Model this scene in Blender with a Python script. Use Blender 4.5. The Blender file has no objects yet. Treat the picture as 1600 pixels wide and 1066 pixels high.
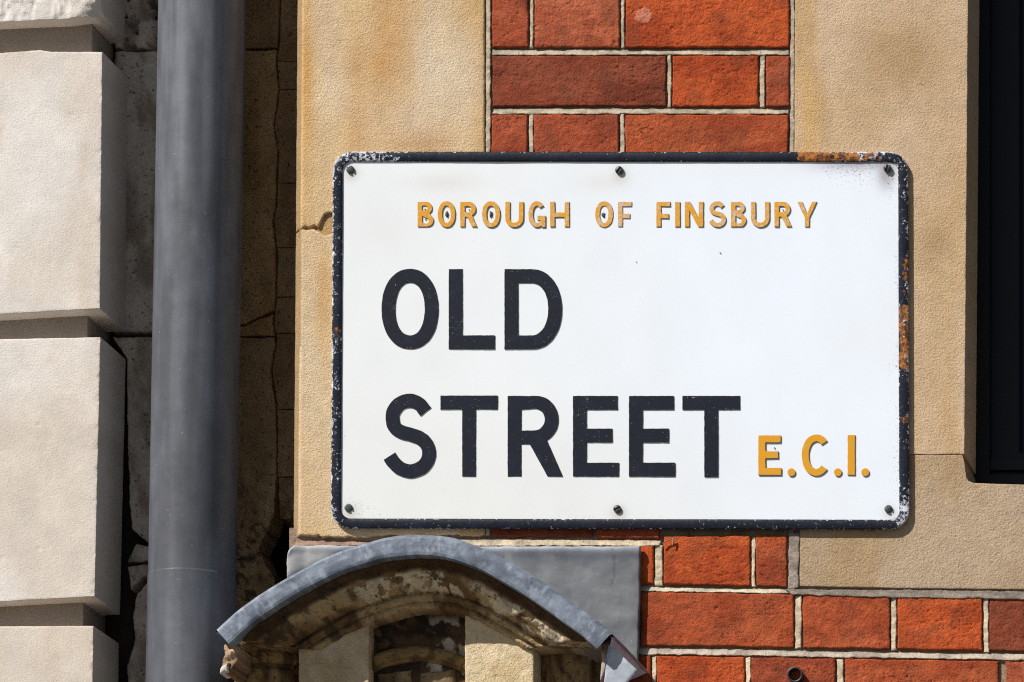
import bpy, math, random
import numpy as np
from mathutils import Vector, Matrix
random.seed(4); np.random.seed(4)
SC = bpy.context.scene
COL = SC.collection

# ------------------------------------------------------------------ camera, sky, sun, exposure
S = 0.0008                      # metres per photograph pixel on the brick wall plane (Y = 0)
CX, CY, CZ = 1.468, -6.0, -1.747  # the camera stands below and to the right of the sign, 6 m off
cam_d = bpy.data.cameras.new('camera'); cam = bpy.data.objects.new('camera', cam_d); COL.objects.link(cam)
cam.location = (CX, CY, CZ); cam.rotation_euler = (math.radians(90), 0, 0)
cam_d.sensor_width = 36; cam_d.sensor_fit = 'HORIZONTAL'
cam_d.lens = 36 * 6 / 1.28
cam_d.shift_x = -CX / 1.28; cam_d.shift_y = -CZ / 1.28
cam_d.clip_start = 0.05; cam_d.clip_end = 500
SC.camera = cam

SUN_DIR = Vector((1.0, 1.0, -1.36)).normalized()     # the way the light travels
elev = math.asin(-SUN_DIR.z); az = math.atan2(-SUN_DIR.x, -SUN_DIR.y)
world = bpy.data.worlds.new('World'); SC.world = world; world.use_nodes = True
wn = world.node_tree; bgn = wn.nodes['Background']
sky = wn.nodes.new('ShaderNodeTexSky'); sky.sky_type = 'NISHITA'; sky.sun_disc = False
sky.sun_elevation = elev; sky.sun_rotation = az
wn.links.new(sky.outputs[0], bgn.inputs[0]); bgn.inputs[1].default_value = 0.05
sun_d = bpy.data.lights.new('sun', 'SUN'); sun_d.energy = 5.0; sun_d.angle = math.radians(0.5); sun_d.color = (1, 0.975, 0.935)
sun = bpy.data.objects.new('sun', sun_d); COL.objects.link(sun)
sun.rotation_euler = SUN_DIR.to_track_quat('-Z', 'Y').to_euler(); sun.location = (-3, -4, 6)
SC.view_settings.view_transform = 'Standard'; SC.view_settings.look = 'None'
SC.view_settings.exposure = 0.11; SC.view_settings.gamma = 1
SC.cycles.use_denoising = False; SC.cycles.filter_width = 1.15

# ------------------------------------------------------------------ helpers
def W(u, v, Y=0.0):
    """photo pixel -> world point at depth Y (measuring the photograph)"""
    k = 1 + Y / 6.0
    return (CX + ((u - 800) * S - CX) * k, Y + 0 * u, CZ + ((533 - v) * S - CZ) * k)

def lin(c):
    c = np.asarray(c, float) / 255
    return np.where(c <= 0.04045, c / 12.92, ((c + 0.055) / 1.055) ** 2.4)
def C(r, g, b, k=0.92): return lin((r, g, b)) * k

def _h(ix, iy, seed):
    n = (ix.astype(np.int64) * 374761393 + iy.astype(np.int64) * 668265263 + seed * 1442695041) & 0xFFFFFFFF
    n = ((n ^ (n >> 13)) * 1274126177) & 0xFFFFFFFF
    n = ((n ^ (n >> 16)) * 2246822519) & 0xFFFFFFFF
    return ((n ^ (n >> 15)) & 0xFFFF) / 65535.0
def vn(x, y, seed=0):
    xi = np.floor(x); yi = np.floor(y); fx = x - xi; fy = y - yi
    fx = fx * fx * fx * (fx * (fx * 6 - 15) + 10); fy = fy * fy * fy * (fy * (fy * 6 - 15) + 10)
    a = _h(xi, yi, seed); b = _h(xi + 1, yi, seed); c = _h(xi, yi + 1, seed); d = _h(xi + 1, yi + 1, seed)
    return (a + (b - a) * fx) * (1 - fy) + (c + (d - c) * fx) * fy
def fbm(x, y, seed=0, octv=4, gain=0.5):
    x = np.asarray(x, float); y = np.asarray(y, float)
    r = 0; a = 1; tot = 0
    for o in range(octv):
        r = r + a * vn(x * 2 ** o + 17.3 * o, y * 2 ** o - 9.1 * o, seed + o); tot += a; a *= gain
    return r / tot
def smooth(a, b, x):
    t = np.clip((x - a) / (b - a), 0, 1); return t * t * (3 - 2 * t)
def mix(a, b, f):
    a = np.asarray(a, float); b = np.asarray(b, float); f = np.asarray(f)[..., None]
    return a * (1 - f) + b * f

class Buf:
    """collects quad grids and makes ONE mesh object"""
    def __init__(s): s.v = []; s.f = []; s.c = []; s.n = 0
    def grid(s, P, col, flip=False):
        m, n = P.shape[:2]
        idx = np.arange(m * n).reshape(m, n) + s.n
        q = np.stack([idx[:-1, :-1], idx[1:, :-1], idx[1:, 1:], idx[:-1, 1:]], -1).reshape(-1, 4)
        if flip: q = q[:, ::-1]
        s.v.append(P.reshape(-1, 3)); s.f.append(q)
        col = np.broadcast_to(np.asarray(col, float), (m, n, 3)).reshape(-1, 3); s.c.append(col); s.n += m * n
    def box(s, x0, x1, y0, y1, z0, z1, col):
        for (a, b, c, d) in (((x0,y0,z1),(x0,y0,z0),(x1,y0,z0),(x1,y0,z1)), ((x1,y0,z1),(x1,y0,z0),(x1,y1,z0),(x1,y1,z1)),
                             ((x0,y1,z1),(x0,y1,z0),(x0,y0,z0),(x0,y0,z1)), ((x0,y1,z1),(x0,y0,z1),(x1,y0,z1),(x1,y1,z1)),
                             ((x0,y0,z0),(x0,y1,z0),(x1,y1,z0),(x1,y0,z0)), ((x1,y1,z1),(x1,y1,z0),(x0,y1,z0),(x0,y1,z1))):
            s.grid(np.array([[a, d], [b, c]], float), col)
    def build(s, name, mat, parent=None, smooth_shade=True):
        V = np.concatenate(s.v); F = np.concatenate(s.f); Cc = np.concatenate(s.c)
        me = bpy.data.meshes.new(name)
        me.vertices.add(len(V)); me.vertices.foreach_set('co', V.ravel())
        me.loops.add(F.size); me.loops.foreach_set('vertex_index', F.ravel().astype(np.int32))
        me.polygons.add(len(F)); me.polygons.foreach_set('loop_start', np.arange(0, F.size, 4, dtype=np.int32))
        if smooth_shade: me.polygons.foreach_set('use_smooth', np.ones(len(F), bool))
        me.update(calc_edges=True)
        at = me.attributes.new('tint', 'FLOAT_COLOR', 'POINT')
        at.data.foreach_set('color', np.concatenate([Cc, np.ones((len(Cc), 1))], 1).ravel())
        me.materials.append(mat)
        return link(name, me, parent)

def link(name, me, parent=None):
    o = bpy.data.objects.new(name, me); COL.objects.link(o)
    if parent: adopt(o, parent)
    return o
def adopt(o, parent):
    off = Vector(parent.location); q = parent.parent
    while q: off += Vector(q.location); q = q.parent
    o.parent = parent; o.matrix_parent_inverse = Matrix.Translation(-off) if not parent.parent else Matrix.Translation(Vector((0, 0, 0)))
    if parent.parent: o.matrix_parent_inverse = Matrix.Identity(4)
def thing(name, label, cat, loc, group=None):
    o = bpy.data.objects.new(name, None); COL.objects.link(o); o.location = loc; o.empty_display_size = 0.1
    o['label'] = label; o['category'] = cat
    if group: o['group'] = group
    return o

def spaced(length, res, rnd):
    n = max(2, int(round((length - 2 * rnd) / res)))
    mid = np.linspace(rnd, length - rnd, n + 1)
    e = np.array([0, 0.12, 0.32, 0.62]) * rnd
    return np.concatenate([e, mid, (length - e)[::-1]]) / length

def patch(buf, T, B, L=None, R=None, Y=0.0, depth=0.05, res=0.003, rnd=0.002, relief=0.0005, rfreq=90, edge=0.0008,
          efreq=70, tint=None, seed=1, prof=None):
    """a dressed piece: front face between four measured edges, worn arrises, sides going back"""
    T = np.array(T, float); B = np.array(B, float)
    L = np.array(L if L is not None else [T[0], B[0]], float); R = np.array(R if R is not None else [T[-1], B[-1]], float)
    wpx = max(abs(T[-1, 0] - T[0, 0]), abs(B[-1, 0] - B[0, 0])); hpx = max(abs(L[-1, 1] - L[0, 1]), abs(R[-1, 1] - R[0, 1]))
    wm, hm = wpx * S, hpx * S
    r = min(rnd, wm * 0.3, hm * 0.3)
    s = spaced(wm, res, r)[None, :]; t = spaced(hm, res, r)[:, None]
    def eh(E, p): u = E[0, 0] + (E[-1, 0] - E[0, 0]) * p; return np.stack([u, np.interp(u, E[:, 0], E[:, 1])], -1)
    def ev(E, p): v = E[0, 1] + (E[-1, 1] - E[0, 1]) * p; return np.stack([np.interp(v, E[:, 1], E[:, 0]), v], -1)
    ET, EB, EL, ER = eh(T, s[0])[None], eh(B, s[0])[None], ev(L, t[:, 0])[:, None], ev(R, t[:, 0])[:, None]
    s3, t3 = s[..., None], t[..., None]
    uv = (1 - t3) * ET + t3 * EB + (1 - s3) * EL + s3 * ER - ((1 - s3) * (1 - t3) * T[0] + s3 * (1 - t3) * T[-1] + (1 - s3) * t3 * B[0] + s3 * t3 * B[-1])
    u, v = uv[..., 0], uv[..., 1]
    X, _, Z = W(u, v, Y)
    so = seed * 3.71
    X = X + edge * 2 * ((fbm(X * efreq + so, Z * efreq, seed, 4) - 0.5) + 0.35 * (fbm(X * efreq * 6 + so, Z * efreq * 6, seed + 5, 2) - 0.5))
    Z = Z + edge * 2 * ((fbm(X * efreq - so, Z * efreq + 40, seed + 9, 4) - 0.5) + 0.35 * (fbm(X * efreq * 6 - so, Z * efreq * 6 + 40, seed + 15, 2) - 0.5))
    d = np.minimum(np.minimum(s * wm, (1 - s) * wm) + 0 * t, np.minimum(t * hm, (1 - t) * hm) + 0 * s)
    rr = r * (0.55 + 1.1 * fbm(X * 55 + so, Z * 55, seed + 21, 3))
    k = np.clip(1 - d / rr, 0, 1)
    yo = rr * (1 - np.sqrt(1 - k * k))
    if relief: yo = yo + relief * 2 * (fbm(X * rfreq + so, Z * rfreq, seed + 31, 4, 0.6) - 0.5) * (0.25 + 0.75 * np.clip(d / (2 * r + 1e-6), 0, 1))
    if prof is not None: yo = yo + prof(u, v, s + 0 * t, t + 0 * s, X, Z)
    P = np.stack([X, Y + yo, Z], -1)
    col = tint(u, v) if callable(tint) else np.broadcast_to(np.asarray(tint, float), u.shape + (3,))
    buf.grid(P, col)
    # sides
    ring = np.concatenate([P[0, ::-1], P[1:, 0], P[-1, 1:], P[-2::-1, -1]])
    rc = np.concatenate([col[0, ::-1], col[1:, 0], col[-1, 1:], col[-2::-1, -1]])
    bk = ring.copy(); bk[:, 1] = Y + depth
    md = ring.copy(); md[:, 1] = ring[:, 1] * 0.5 + bk[:, 1] * 0.5
    md[:, 0] += 0.0006 * (fbm(md[:, 2] * 200, md[:, 1] * 200 + md[:, 0] * 90, seed) - 0.5)
    buf.grid(np.stack([ring, md, bk], 0), np.stack([rc, rc, rc], 0), flip=False)
    return P

# ------------------------------------------------------------------ materials
class NT:
    def __init__(s, name):
        s.m = bpy.data.materials.new(name); s.m.use_nodes = True; s.t = s.m.node_tree
        s.b = s.t.nodes['Principled BSDF']; s.geo = s.n('ShaderNodeNewGeometry'); s.pos = s.geo.outputs['Position']
    def n(s, ty, **k):
        o = s.t.nodes.new(ty)
        for a, b in k.items(): setattr(o, a, b)
        return o
    def l(s, a, b):
        if hasattr(a, 'links') or hasattr(a, 'is_linked'): s.t.links.new(a, b)
        else: b.default_value = a
    def attr(s, name): return s.n('ShaderNodeAttribute', attribute_name=name).outputs['Color']
    def noise(s, scale, detail=3, rough=0.55, stretch=None, dist=0.0):
        o = s.n('ShaderNodeTexNoise'); o.inputs['Scale'].default_value = scale; o.inputs['Detail'].default_value = detail
        o.inputs['Roughness'].default_value = rough; o.inputs['Distortion'].default_value = dist
        if stretch:
            mp = s.n('ShaderNodeMapping'); mp.inputs['Scale'].default_value = stretch
            s.l(s.pos, mp.inputs['Vector']); s.l(mp.outputs[0], o.inputs['Vector'])
        else: s.l(s.pos, o.inputs['Vector'])
        return o.outputs['Fac']
    def math(s, op, a, b=0.0, c=0.0, clamp=False):
        o = s.n('ShaderNodeMath', operation=op, use_clamp=clamp)
        s.l(a, o.inputs[0]); s.l(b, o.inputs[1]); s.l(c, o.inputs[2]); return o.outputs[0]
    def rng(s, x, a, b, c, d):
        o = s.n('ShaderNodeMapRange'); s.l(x, o.inputs[0])
        for i, q in enumerate((a, b, c, d)): o.inputs[i + 1].default_value = q
        return o.outputs[0]
    def mixc(s, f, a, b, mode='MIX'):
        o = s.n('ShaderNodeMix', data_type='RGBA', blend_type=mode); s.l(f, o.inputs[0])
        for q, i in ((a, 6), (b, 7)):
            s.l(q if not isinstance(q, (tuple, list, np.ndarray)) else (*[float(z) for z in q], 1.0), o.inputs[i])
        return o.outputs[2]
    def scale(s, col, f):
        o = s.n('ShaderNodeVectorMath', operation='SCALE'); s.l(col, o.inputs[0]); s.l(f, o.inputs['Scale']); return o.outputs[0]
    def bumps(s, lst):
        prev = None
        for h, dist, st in lst:
            o = s.n('ShaderNodeBump'); o.inputs['Strength'].default_value = st; o.inputs['Distance'].default_value = dist
            s.l(h, o.inputs['Height'])
            if prev is not None: s.l(prev, o.inputs['Normal'])
            prev = o.outputs[0]
        s.l(prev, s.b.inputs['Normal'])
    def out(s, col, rough=0.9, spec=0.25):
        s.l(col if not isinstance(col, (tuple, list, np.ndarray)) else (*[float(z) for z in col], 1.0), s.b.inputs['Base Color'])
        s.l(rough, s.b.inputs['Roughness']); s.b.inputs['Specular IOR Level'].default_value = spec
        return s.m

def masonry(name, g1, c1, g2, c2, bl, spots=None, rough=0.92):
    m = NT(name); t = m.attr('tint')
    f = m.math('MULTIPLY', m.rng(m.noise(g1, 3, 0.7), 0.36, 0.64, 1 - c1, 1 + c1), m.rng(m.noise(g2, 3), 0.33, 0.67, 1 - c2, 1 + c2))
    col = m.scale(t, f)
    if spots:
        sc, th, dk = spots
        sp = m.rng(m.noise(sc, 2, 0.5), th, th + 0.05, 0, 1)
        col = m.mixc(sp, col, m.scale(t, dk))
    m.bumps([(m.noise(sc, dt, 0.6), di, st) for sc, dt, di, st in bl])
    return m.out(col, rough, 0.2)

M_SAND = masonry('sandstone', 430, 0.15, 40, 0.05, [(340, 3, 0.0016, 0.75), (700, 2, 0.0012, 0.8)], spots=(380, 0.69, 0.66))
M_LIME = masonry('limestone', 430, 0.06, 30, 0.04, [(380, 3, 0.0010, 0.55), (800, 2, 0.0007, 0.6)], spots=(260, 0.755, 0.5))
M_BRICK = masonry('red brick', 400, 0.15, 70, 0.13, [(330, 4, 0.0018, 0.8), (700, 2, 0.0012, 0.8)], spots=(360, 0.73, 0.5))
M_MORT = masonry('lime mortar', 520, 0.16, 90, 0.14, [(300, 5, 0.0018, 0.8)], spots=(330, 0.68, 0.5))
M_OLD = masonry('weathered stone', 300, 0.14, 40, 0.14, [(220, 4, 0.0016, 0.6)], spots=(210, 0.64, 0.4))

def lead(name, rough=0.48, streak=0.16, scale=(60, 60, 5)):
    m = NT(name); t = m.attr('tint')
    f = m.math('MULTIPLY', m.rng(m.noise(1, 4, 0.6, stretch=scale), 0.3, 0.7, 1 - streak, 1 + streak), m.rng(m.noise(30, 4, 0.6), 0.3, 0.7, 0.88, 1.12))
    col = m.scale(t, f)
    sp = m.rng(m.noise(330, 2, 0.4), 0.735, 0.765, 0, 0.35)
    col = m.mixc(sp, col, C(190, 195, 205))
    m.bumps([(m.noise(40, 3), 0.002, 0.14), (m.noise(500, 2), 0.0004, 0.3)])
    r = m.rng(m.noise(55, 3), 0.3, 0.7, rough - 0.08, rough + 0.12)
    m.b.inputs['Metallic'].default_value = 0.0
    return m.out(col, r, 0.28)
M_PIPE = lead('painted grey pipe', 0.42, 0.07, (90, 90, 5))
M_LEAD = lead('lead sheet', 0.5, 0.14, (28, 28, 60))

def enamel_white():
    m = NT('white enamel'); t = m.attr('tint')
    sp = m.attr('wear')
    n = m.noise(520, 3, 0.7)
    th = m.math('ADD', n, m.math('MULTIPLY', sp, 0.42))
    dots = m.rng(th, 0.73, 0.76, 0, 0.75)
    col = m.mixc(dots, t, C(95, 85, 88))
    m.bumps([(m.noise(9, 2), 0.002, 0.12), (m.noise(300, 2), 0.0002, 0.15)])
    return m.out(col, 0.33, 0.4)
def enamel_rim():
    m = NT('black rim enamel'); w = m.n('ShaderNodeSeparateColor'); m.l(m.attr('wear'), w.inputs[0])
    n = m.noise(230, 6, 0.72); n2 = m.noise(95, 5, 0.7)
    base = m.mixc(m.rng(m.noise(60, 3), 0.45, 0.75, 0, 0.35), C(24, 26, 38), C(52, 56, 70))
    rust = m.mixc(m.rng(m.noise(120, 5, 0.75), 0.42, 0.56, 0, 1), C(184, 116, 48), C(84, 54, 36))
    rf = m.rng(m.math('ADD', n2, m.math('MULTIPLY', w.outputs[1], 0.55)), 0.72, 0.78, 0, 1)
    col = m.mixc(rf, base, rust)
    chip = m.rng(m.math('ADD', n, m.math('MULTIPLY', w.outputs[0], 0.30)), 0.70, 0.735, 0, 1)
    col = m.mixc(chip, col, m.mixc(m.rng(n2, 0.4, 0.6, 0, 1), C(225, 228, 235), C(165, 168, 178)))
    m.bumps([(chip, 0.0005, 0.5), (m.noise(240, 3), 0.0006, 0.4)])
    return m.out(col, m.math('ADD', 0.36, m.math('MULTIPLY', chip, 0.4)), 0.22)
def letter_black():
    m = NT('black letter enamel'); sep = m.n('ShaderNodeSeparateXYZ'); m.l(m.geo.outputs['True Normal'], sep.inputs[0])
    side = m.rng(sep.outputs[1], -0.97, -0.80, 0, 1)
    base = m.mixc(m.rng(m.noise(90, 5, 0.7), 0.5, 0.78, 0, 0.45), C(24, 27, 40), C(50, 54, 70))
    ed = m.math('MULTIPLY', side, m.rng(m.noise(420, 3, 0.6), 0.42, 0.60, 0, 1))
    col = m.mixc(ed, base, C(150, 132, 105))
    sp = m.rng(m.math('ADD', m.noise(560, 2, 0.6), m.math('MULTIPLY', m.rng(m.noise(38, 2), 0.5, 0.75, 0, 0.09), 1.0)), 0.735, 0.765, 0, 0.85)
    col = m.mixc(sp, col, C(205, 200, 195))
    sc = m.rng(m.noise(1, 3, 0.5, stretch=(900, 900, 120), dist=0.6), 0.74, 0.79, 0, 0.35)
    col = m.mixc(sc, col, C(150, 150, 160))
    return m.out(col, 0.4, 0.22)
def letter_yellow():
    m = NT('yellow letter enamel'); sep = m.n('ShaderNodeSeparateXYZ'); m.l(m.geo.outputs['True Normal'], sep.inputs[0])
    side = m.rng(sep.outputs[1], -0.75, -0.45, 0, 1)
    wear = m.n('ShaderNodeObjectInfo').outputs['Color']
    ws = m.n('ShaderNodeSeparateColor'); m.l(wear, ws.inputs[0])
    base = m.mixc(m.rng(m.noise(70, 3), 0.35, 0.7, 0, 1), C(228, 158, 24), C(220, 160, 48))
    n = m.noise(430, 4, 0.65)
    chip = m.rng(m.math('ADD', n, m.math('MULTIPLY', ws.outputs[0], 0.16)), 0.655, 0.70, 0, 0.9)
    col = m.mixc(chip, base, C(206, 190, 176))
    dk = m.rng(m.noise(610, 2), 0.70, 0.74, 0, 0.7)
    col = m.mixc(dk, col, C(120, 88, 60))
    col = m.mixc(side, col, C(84, 78, 72))  # raised sides coloured dark grey, standing for their shade
    return m.out(col, 0.5, 0.2)
def plain(name, col, rough=0.6, spec=0.3, bump=None):
    m = NT(name)
    f = m.rng(m.noise(120, 4, 0.65), 0.3, 0.7, 0.75, 1.25)
    c = m.n('ShaderNodeRGB'); c.outputs[0].default_value = (*[float(q) for q in col], 1)
    if bump: m.bumps([(m.noise(bump, 3), 0.0006, 0.4)])
    return m.out(m.scale(c.outputs[0], f), rough, spec)
M_WHITE, M_RIM, M_LB, M_LY = enamel_white(), enamel_rim(), letter_black(), letter_yellow()
M_SCREW = plain('oxidised screw', C(66, 76, 72), 0.45, 0.5, 600)
M_BLACK = plain('black window paint', C(11, 11, 13), 0.4, 0.3)
M_CHIPM = plain('bared enamel', C(92, 84, 80), 0.7, 0.2)
M_STEEL = plain('dull wire', C(150, 130, 105), 0.5, 0.4)
M_TUBE = plain('black plastic tube', C(46, 46, 50), 0.4, 0.5)
M_PAVE = plain('pavement', (0.17, 0.163, 0.15), 0.9, 0.2)
M_ROAD = plain('asphalt', (0.06, 0.06, 0.062), 0.9, 0.2)
mg = NT('dark window glass'); M_GLASS = mg.out((0.006, 0.007, 0.009), 0.05, 0.5)

# ------------------------------------------------------------------ ground and street
GZ = -3.35
def slab(name, x0, x1, y0, y1, z0, z1, mat):
    b = Buf(); b.box(x0, x1, y0, y1, z0, z1, (0.3, 0.3, 0.3)); o = b.build(name, mat, None, False); o['kind'] = 'structure'; return o
slab('pavement', -60, 60, -7.5, 3, GZ - 0.3, GZ, M_PAVE)
slab('road', -60, 60, -60, -7.5, GZ - 0.4, GZ - 0.12, M_ROAD)

# ------------------------------------------------------------------ left building: rusticated limestone
pier = thing('rusticated_wall', 'pale limestone wall of large blocks with deep shadowed joints beside the grey downpipe', 'wall', (-0.75, -0.05, GZ))
def lime_t(seed, warm=0.5, top=0.0):
    def f(u, v):
        a = fbm(u / 210 + seed, v / 260, seed, 4); b = fbm(u / 60, v / 340 + seed, seed + 3, 3); c = fbm(u / 40, v / 40, seed + 8, 4)
        col = mix(C(220, 208, 194), C(232, 224, 215), smooth(0.35, 0.65, a))
        col = mix(col, C(206, 184, 160), smooth(0.5, 0.8, b) * warm)
        return col * (0.9 + 0.2 * c)[..., None]
    return f
YB, DB = -0.05, 0.096
def rough_face(u, v, s, t, X, Z):
    return -0.0024 * np.abs(fbm(X * 26, Z * 30, 77, 4) - 0.5) * 2 + 0.010 * smooth(0.90, 1.0, t) * smooth(0.93, 1.0, s) + 0.0016 * smooth(0.5, 0.62, fbm(X * 120, Z * 60, 5, 3))
def pitted(sd):
    rs = np.random.RandomState(sd)
    def f(u, v, s, t, X, Z):
        o = 0.0
        for _ in range(4):
            a, c, r = rs.uniform(-40, 155), rs.uniform(v.min(), v.max()), rs.uniform(0.8, 1.7)
            o = o + 0.0016 * np.exp(-(((u - a) / (r * 1.4)) ** 2 + ((v - c) / r) ** 2))
        n = fbm(X * 150, Z * 150, sd + 3, 3); e = np.clip(1 - (1 - s) * 0.33 / 0.006, 0, 1)
        return o + 0.0010 * e * smooth(0.62, 0.72, n)
    return f
blocks = [
    ([(-260, -560), (163, -566)], [(-260, -310), (161, -322)], 11, 0.5, None),
    ([(-260, -270), (161, -276)], [(-260, 50), (0, 34), (100, 30), (146, 24), (155, 16)], 12, 0.4, rough_face),
    ([(-260, 90), (0, 83), (40, 80), (62, 78), (80, 81), (160, 81)], [(-260, 508), (0, 491), (156, 482)], 13, 0.75, pitted(13)),
    ([(-260, 533), (0, 530), (157, 527)], [(-260, 955), (0, 940), (148, 932)], 14, 0.12, pitted(14)),
    ([(-260, 980), (146, 978)], [(-260, 1500), (139, 1490)], 15, 0.35, pitted(15))]
for T, B, sd, warm, pf in blocks:
    b = Buf()
    patch(b, T, B, Y=YB, depth=DB, res=0.0024, rnd=0.0009, relief=0.00018, rfreq=120, edge=0.00035, efreq=200, tint=lime_t(sd, warm), seed=sd, prof=pf)
    b.build('stone_block', M_LIME, pier)
b = Buf()
xr = W(152, 500, YB)[0] - 0.026
for i in range(24):   # the recessed bed between the blocks, leaning as they do
    v0, v1 = -700 + i * 100, -600 + i * 100
    xa, xb = W(161 - 0.0155 * v0, v0, YB)[0] - 0.022, W(161 - 0.0155 * v1, v1, YB)[0] - 0.022
    za, zb = W(0, v0, YB)[2], W(0, v1, YB)[2]
    cc = C(160, 148, 136)
    b.grid(np.array([[(-1.0, -0.024, za), (xa, -0.024, za)], [(-1.0, -0.024, zb), (xb, -0.024, zb)]]), cc)
    b.grid(np.array([[(xa, -0.024, za), (xa, 0.06, za)], [(xb, -0.024, zb), (xb, 0.06, zb)]]), cc)
b.build('joint_bed', M_LIME, pier, False)
# return strip behind the block ends
YS = 0.046
def strip_t(seed):
    def f(u, v):
        a = fbm(u / 25 + seed, v / 60, seed, 4)
        col = mix(C(198, 186, 172), C(158, 142, 124), smooth(0.4, 0.7, a))
        pit = smooth(0.60, 0.68, fbm(u / 14, v / 12, seed + 4, 3)) * smooth(95, 40, v) * (v < 76)
        return col * (1 - 0.75 * pit)[..., None]
    return f
def pits(u, v, s, t, X, Z):
    p = smooth(0.56, 0.66, fbm(u / 14, v / 12, 24, 3)); q = np.exp(-(((u - 232) / 26) ** 2 + ((v - 18) / 9) ** 2)) + np.exp(-(((u - 206) / 8) ** 2 + ((v - 32) / 8) ** 2))
    return 0.012 * p + 0.02 * np.clip(q * (0.6 + 0.8 * fbm(u / 9, v / 9, 3, 3)), 0, 1)
strips = [([(180, -560), (268, -560)], [(178, 74), (268, 74)], None, None, 20, pits),
          ([(178, 80), (268, 80)], [(176, 518), (268, 518)], None, None, 21, None),
          ([(176, 526), (268, 526)], [(206, 828), (232, 848), (268, 852)], [(176, 526), (197, 560), (198, 640), (200, 700), (201, 780), (206, 828)], None, 22, None),
          ([(201, 872), (212, 850), (222, 852), (262, 862)], [(199, 878), (262, 872)], None, None, 25, None),
          ([(198, 884), (226, 882), (262, 880)], [(203, 920), (226, 900), (262, 884)], None, None, 26, None),
          ([(214, 928), (232, 905), (268, 880)], [(198, 1500), (268, 1500)], [(214, 928), (207, 960), (210, 1000), (198, 1040), (198, 1500)], None, 23, None)]
for T, B, L, R, sd, pf in strips:
    b = Buf()
    patch(b, T, B, L, R, Y=YS, depth=0.11, res=0.0025, rnd=0.003, relief=0.0012, edge=0.0015, tint=strip_t(sd), seed=sd, prof=pf)
    b.build('return_stone', M_OLD, pier)
b = Buf(); b.box(-1.2, -0.415, 0.07, 0.3, GZ, 1.2, C(60, 50, 42)); b.build('core', M_OLD, pier, False)

# ------------------------------------------------------------------ cracked strip of wall in the shade
rec = thing('recessed_wall', 'narrow cracked brown stone wall in deep shade between downpipe and nameplate building', 'wall', (-0.35, 0.15, GZ))
YR = 0.17
def brown_t(seed, base):
    def f(u, v):
        a = fbm(u / 30 + seed, v / 90, seed, 4); g = fbm(u / 9, v / 9, seed + 2, 3)
        col = mix(np.array(base), np.array(base) * np.array([0.78, 0.73, 0.68]), smooth(0.4, 0.7, a))
        soot = smooth(690, 860, v) * smooth(0.5, 0.66, g)
        return col * (1 - 0.7 * soot)[..., None]
    return f
crk = [(437, -560), (436, 0), (434, 60), (430, 92), (434, 140), (426, 195), (432, 235), (430, 320), (425, 346), (431, 400), (429, 470), (425, 505), (430, 530),
       (422, 580), (430, 630), (431, 700), (430, 770), (427, 805), (416, 832), (404, 856), (416, 886), (430, 905), (434, 960), (434, 1500)]
def seg(p, v0, v1):
    vs = [q[1] for q in p]; us = [q[0] for q in p]
    r = [(float(np.interp(v0, vs, us)), v0)] + [q for q in p if v0 < q[1] < v1] + [(float(np.interp(v1, vs, us)), v1)]
    return r
for i, (v0, v1, base) in enumerate([(-560, 74, C(214, 172, 124)), (78, 484, C(232, 188, 132)), (490, 524, C(224, 174, 118)), (527, 1500, C(236, 198, 148))]):
    b = Buf(); R = seg(crk, v0, v1)
    T = [(300, v0 + (22 if v0 == 490 else 0)), R[0]] if v0 != 490 else [(300, 516), (382, 510), (400, 500), (R[0][0], 490)]
    B = [(300, v1), R[-1]] if v1 != 484 else [(300, 512), (382, 506), (400, 496), (R[-1][0], 484)]
    L = [T[0], B[0]]
    patch(b, T, B, L, R, Y=YR, depth=0.05, res=0.003, rnd=0.002, relief=0.0012, edge=0.0014, efreq=120, tint=brown_t(40 + i, base), seed=40 + i)
    b.build('wall_stone', M_OLD, rec)
prev = -560
for i, v1 in enumerate([96, 140, 286, 387, 464, 521, 640, 745, 812]):
    b = Buf(); L = [(q[0] + (3.2 if q[1] < 780 else 8), q[1]) for q in seg(crk, prev + 0.6, v1 - 0.6)]
    if v1 == 812: L = [(436, 746.5), (436, 780), (437, 810.5)]
    patch(b, [L[0], (500, prev + 0.6)], [L[-1], (500, v1 - 0.6)], L, None, Y=YR + 0.004, depth=0.05, res=0.003, rnd=0.0007, relief=0.0012, edge=0.0008, efreq=120,
          tint=brown_t(60 + i, C(206, 168, 122)), seed=60 + i)
    b.build('wall_brick', M_OLD, rec); prev = v1
b = Buf(); b.box(-0.5, -0.2, 0.22, 0.36, GZ, 1.2, C(30, 22, 16)); b.build('wall_core', M_OLD, rec, False)

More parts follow.
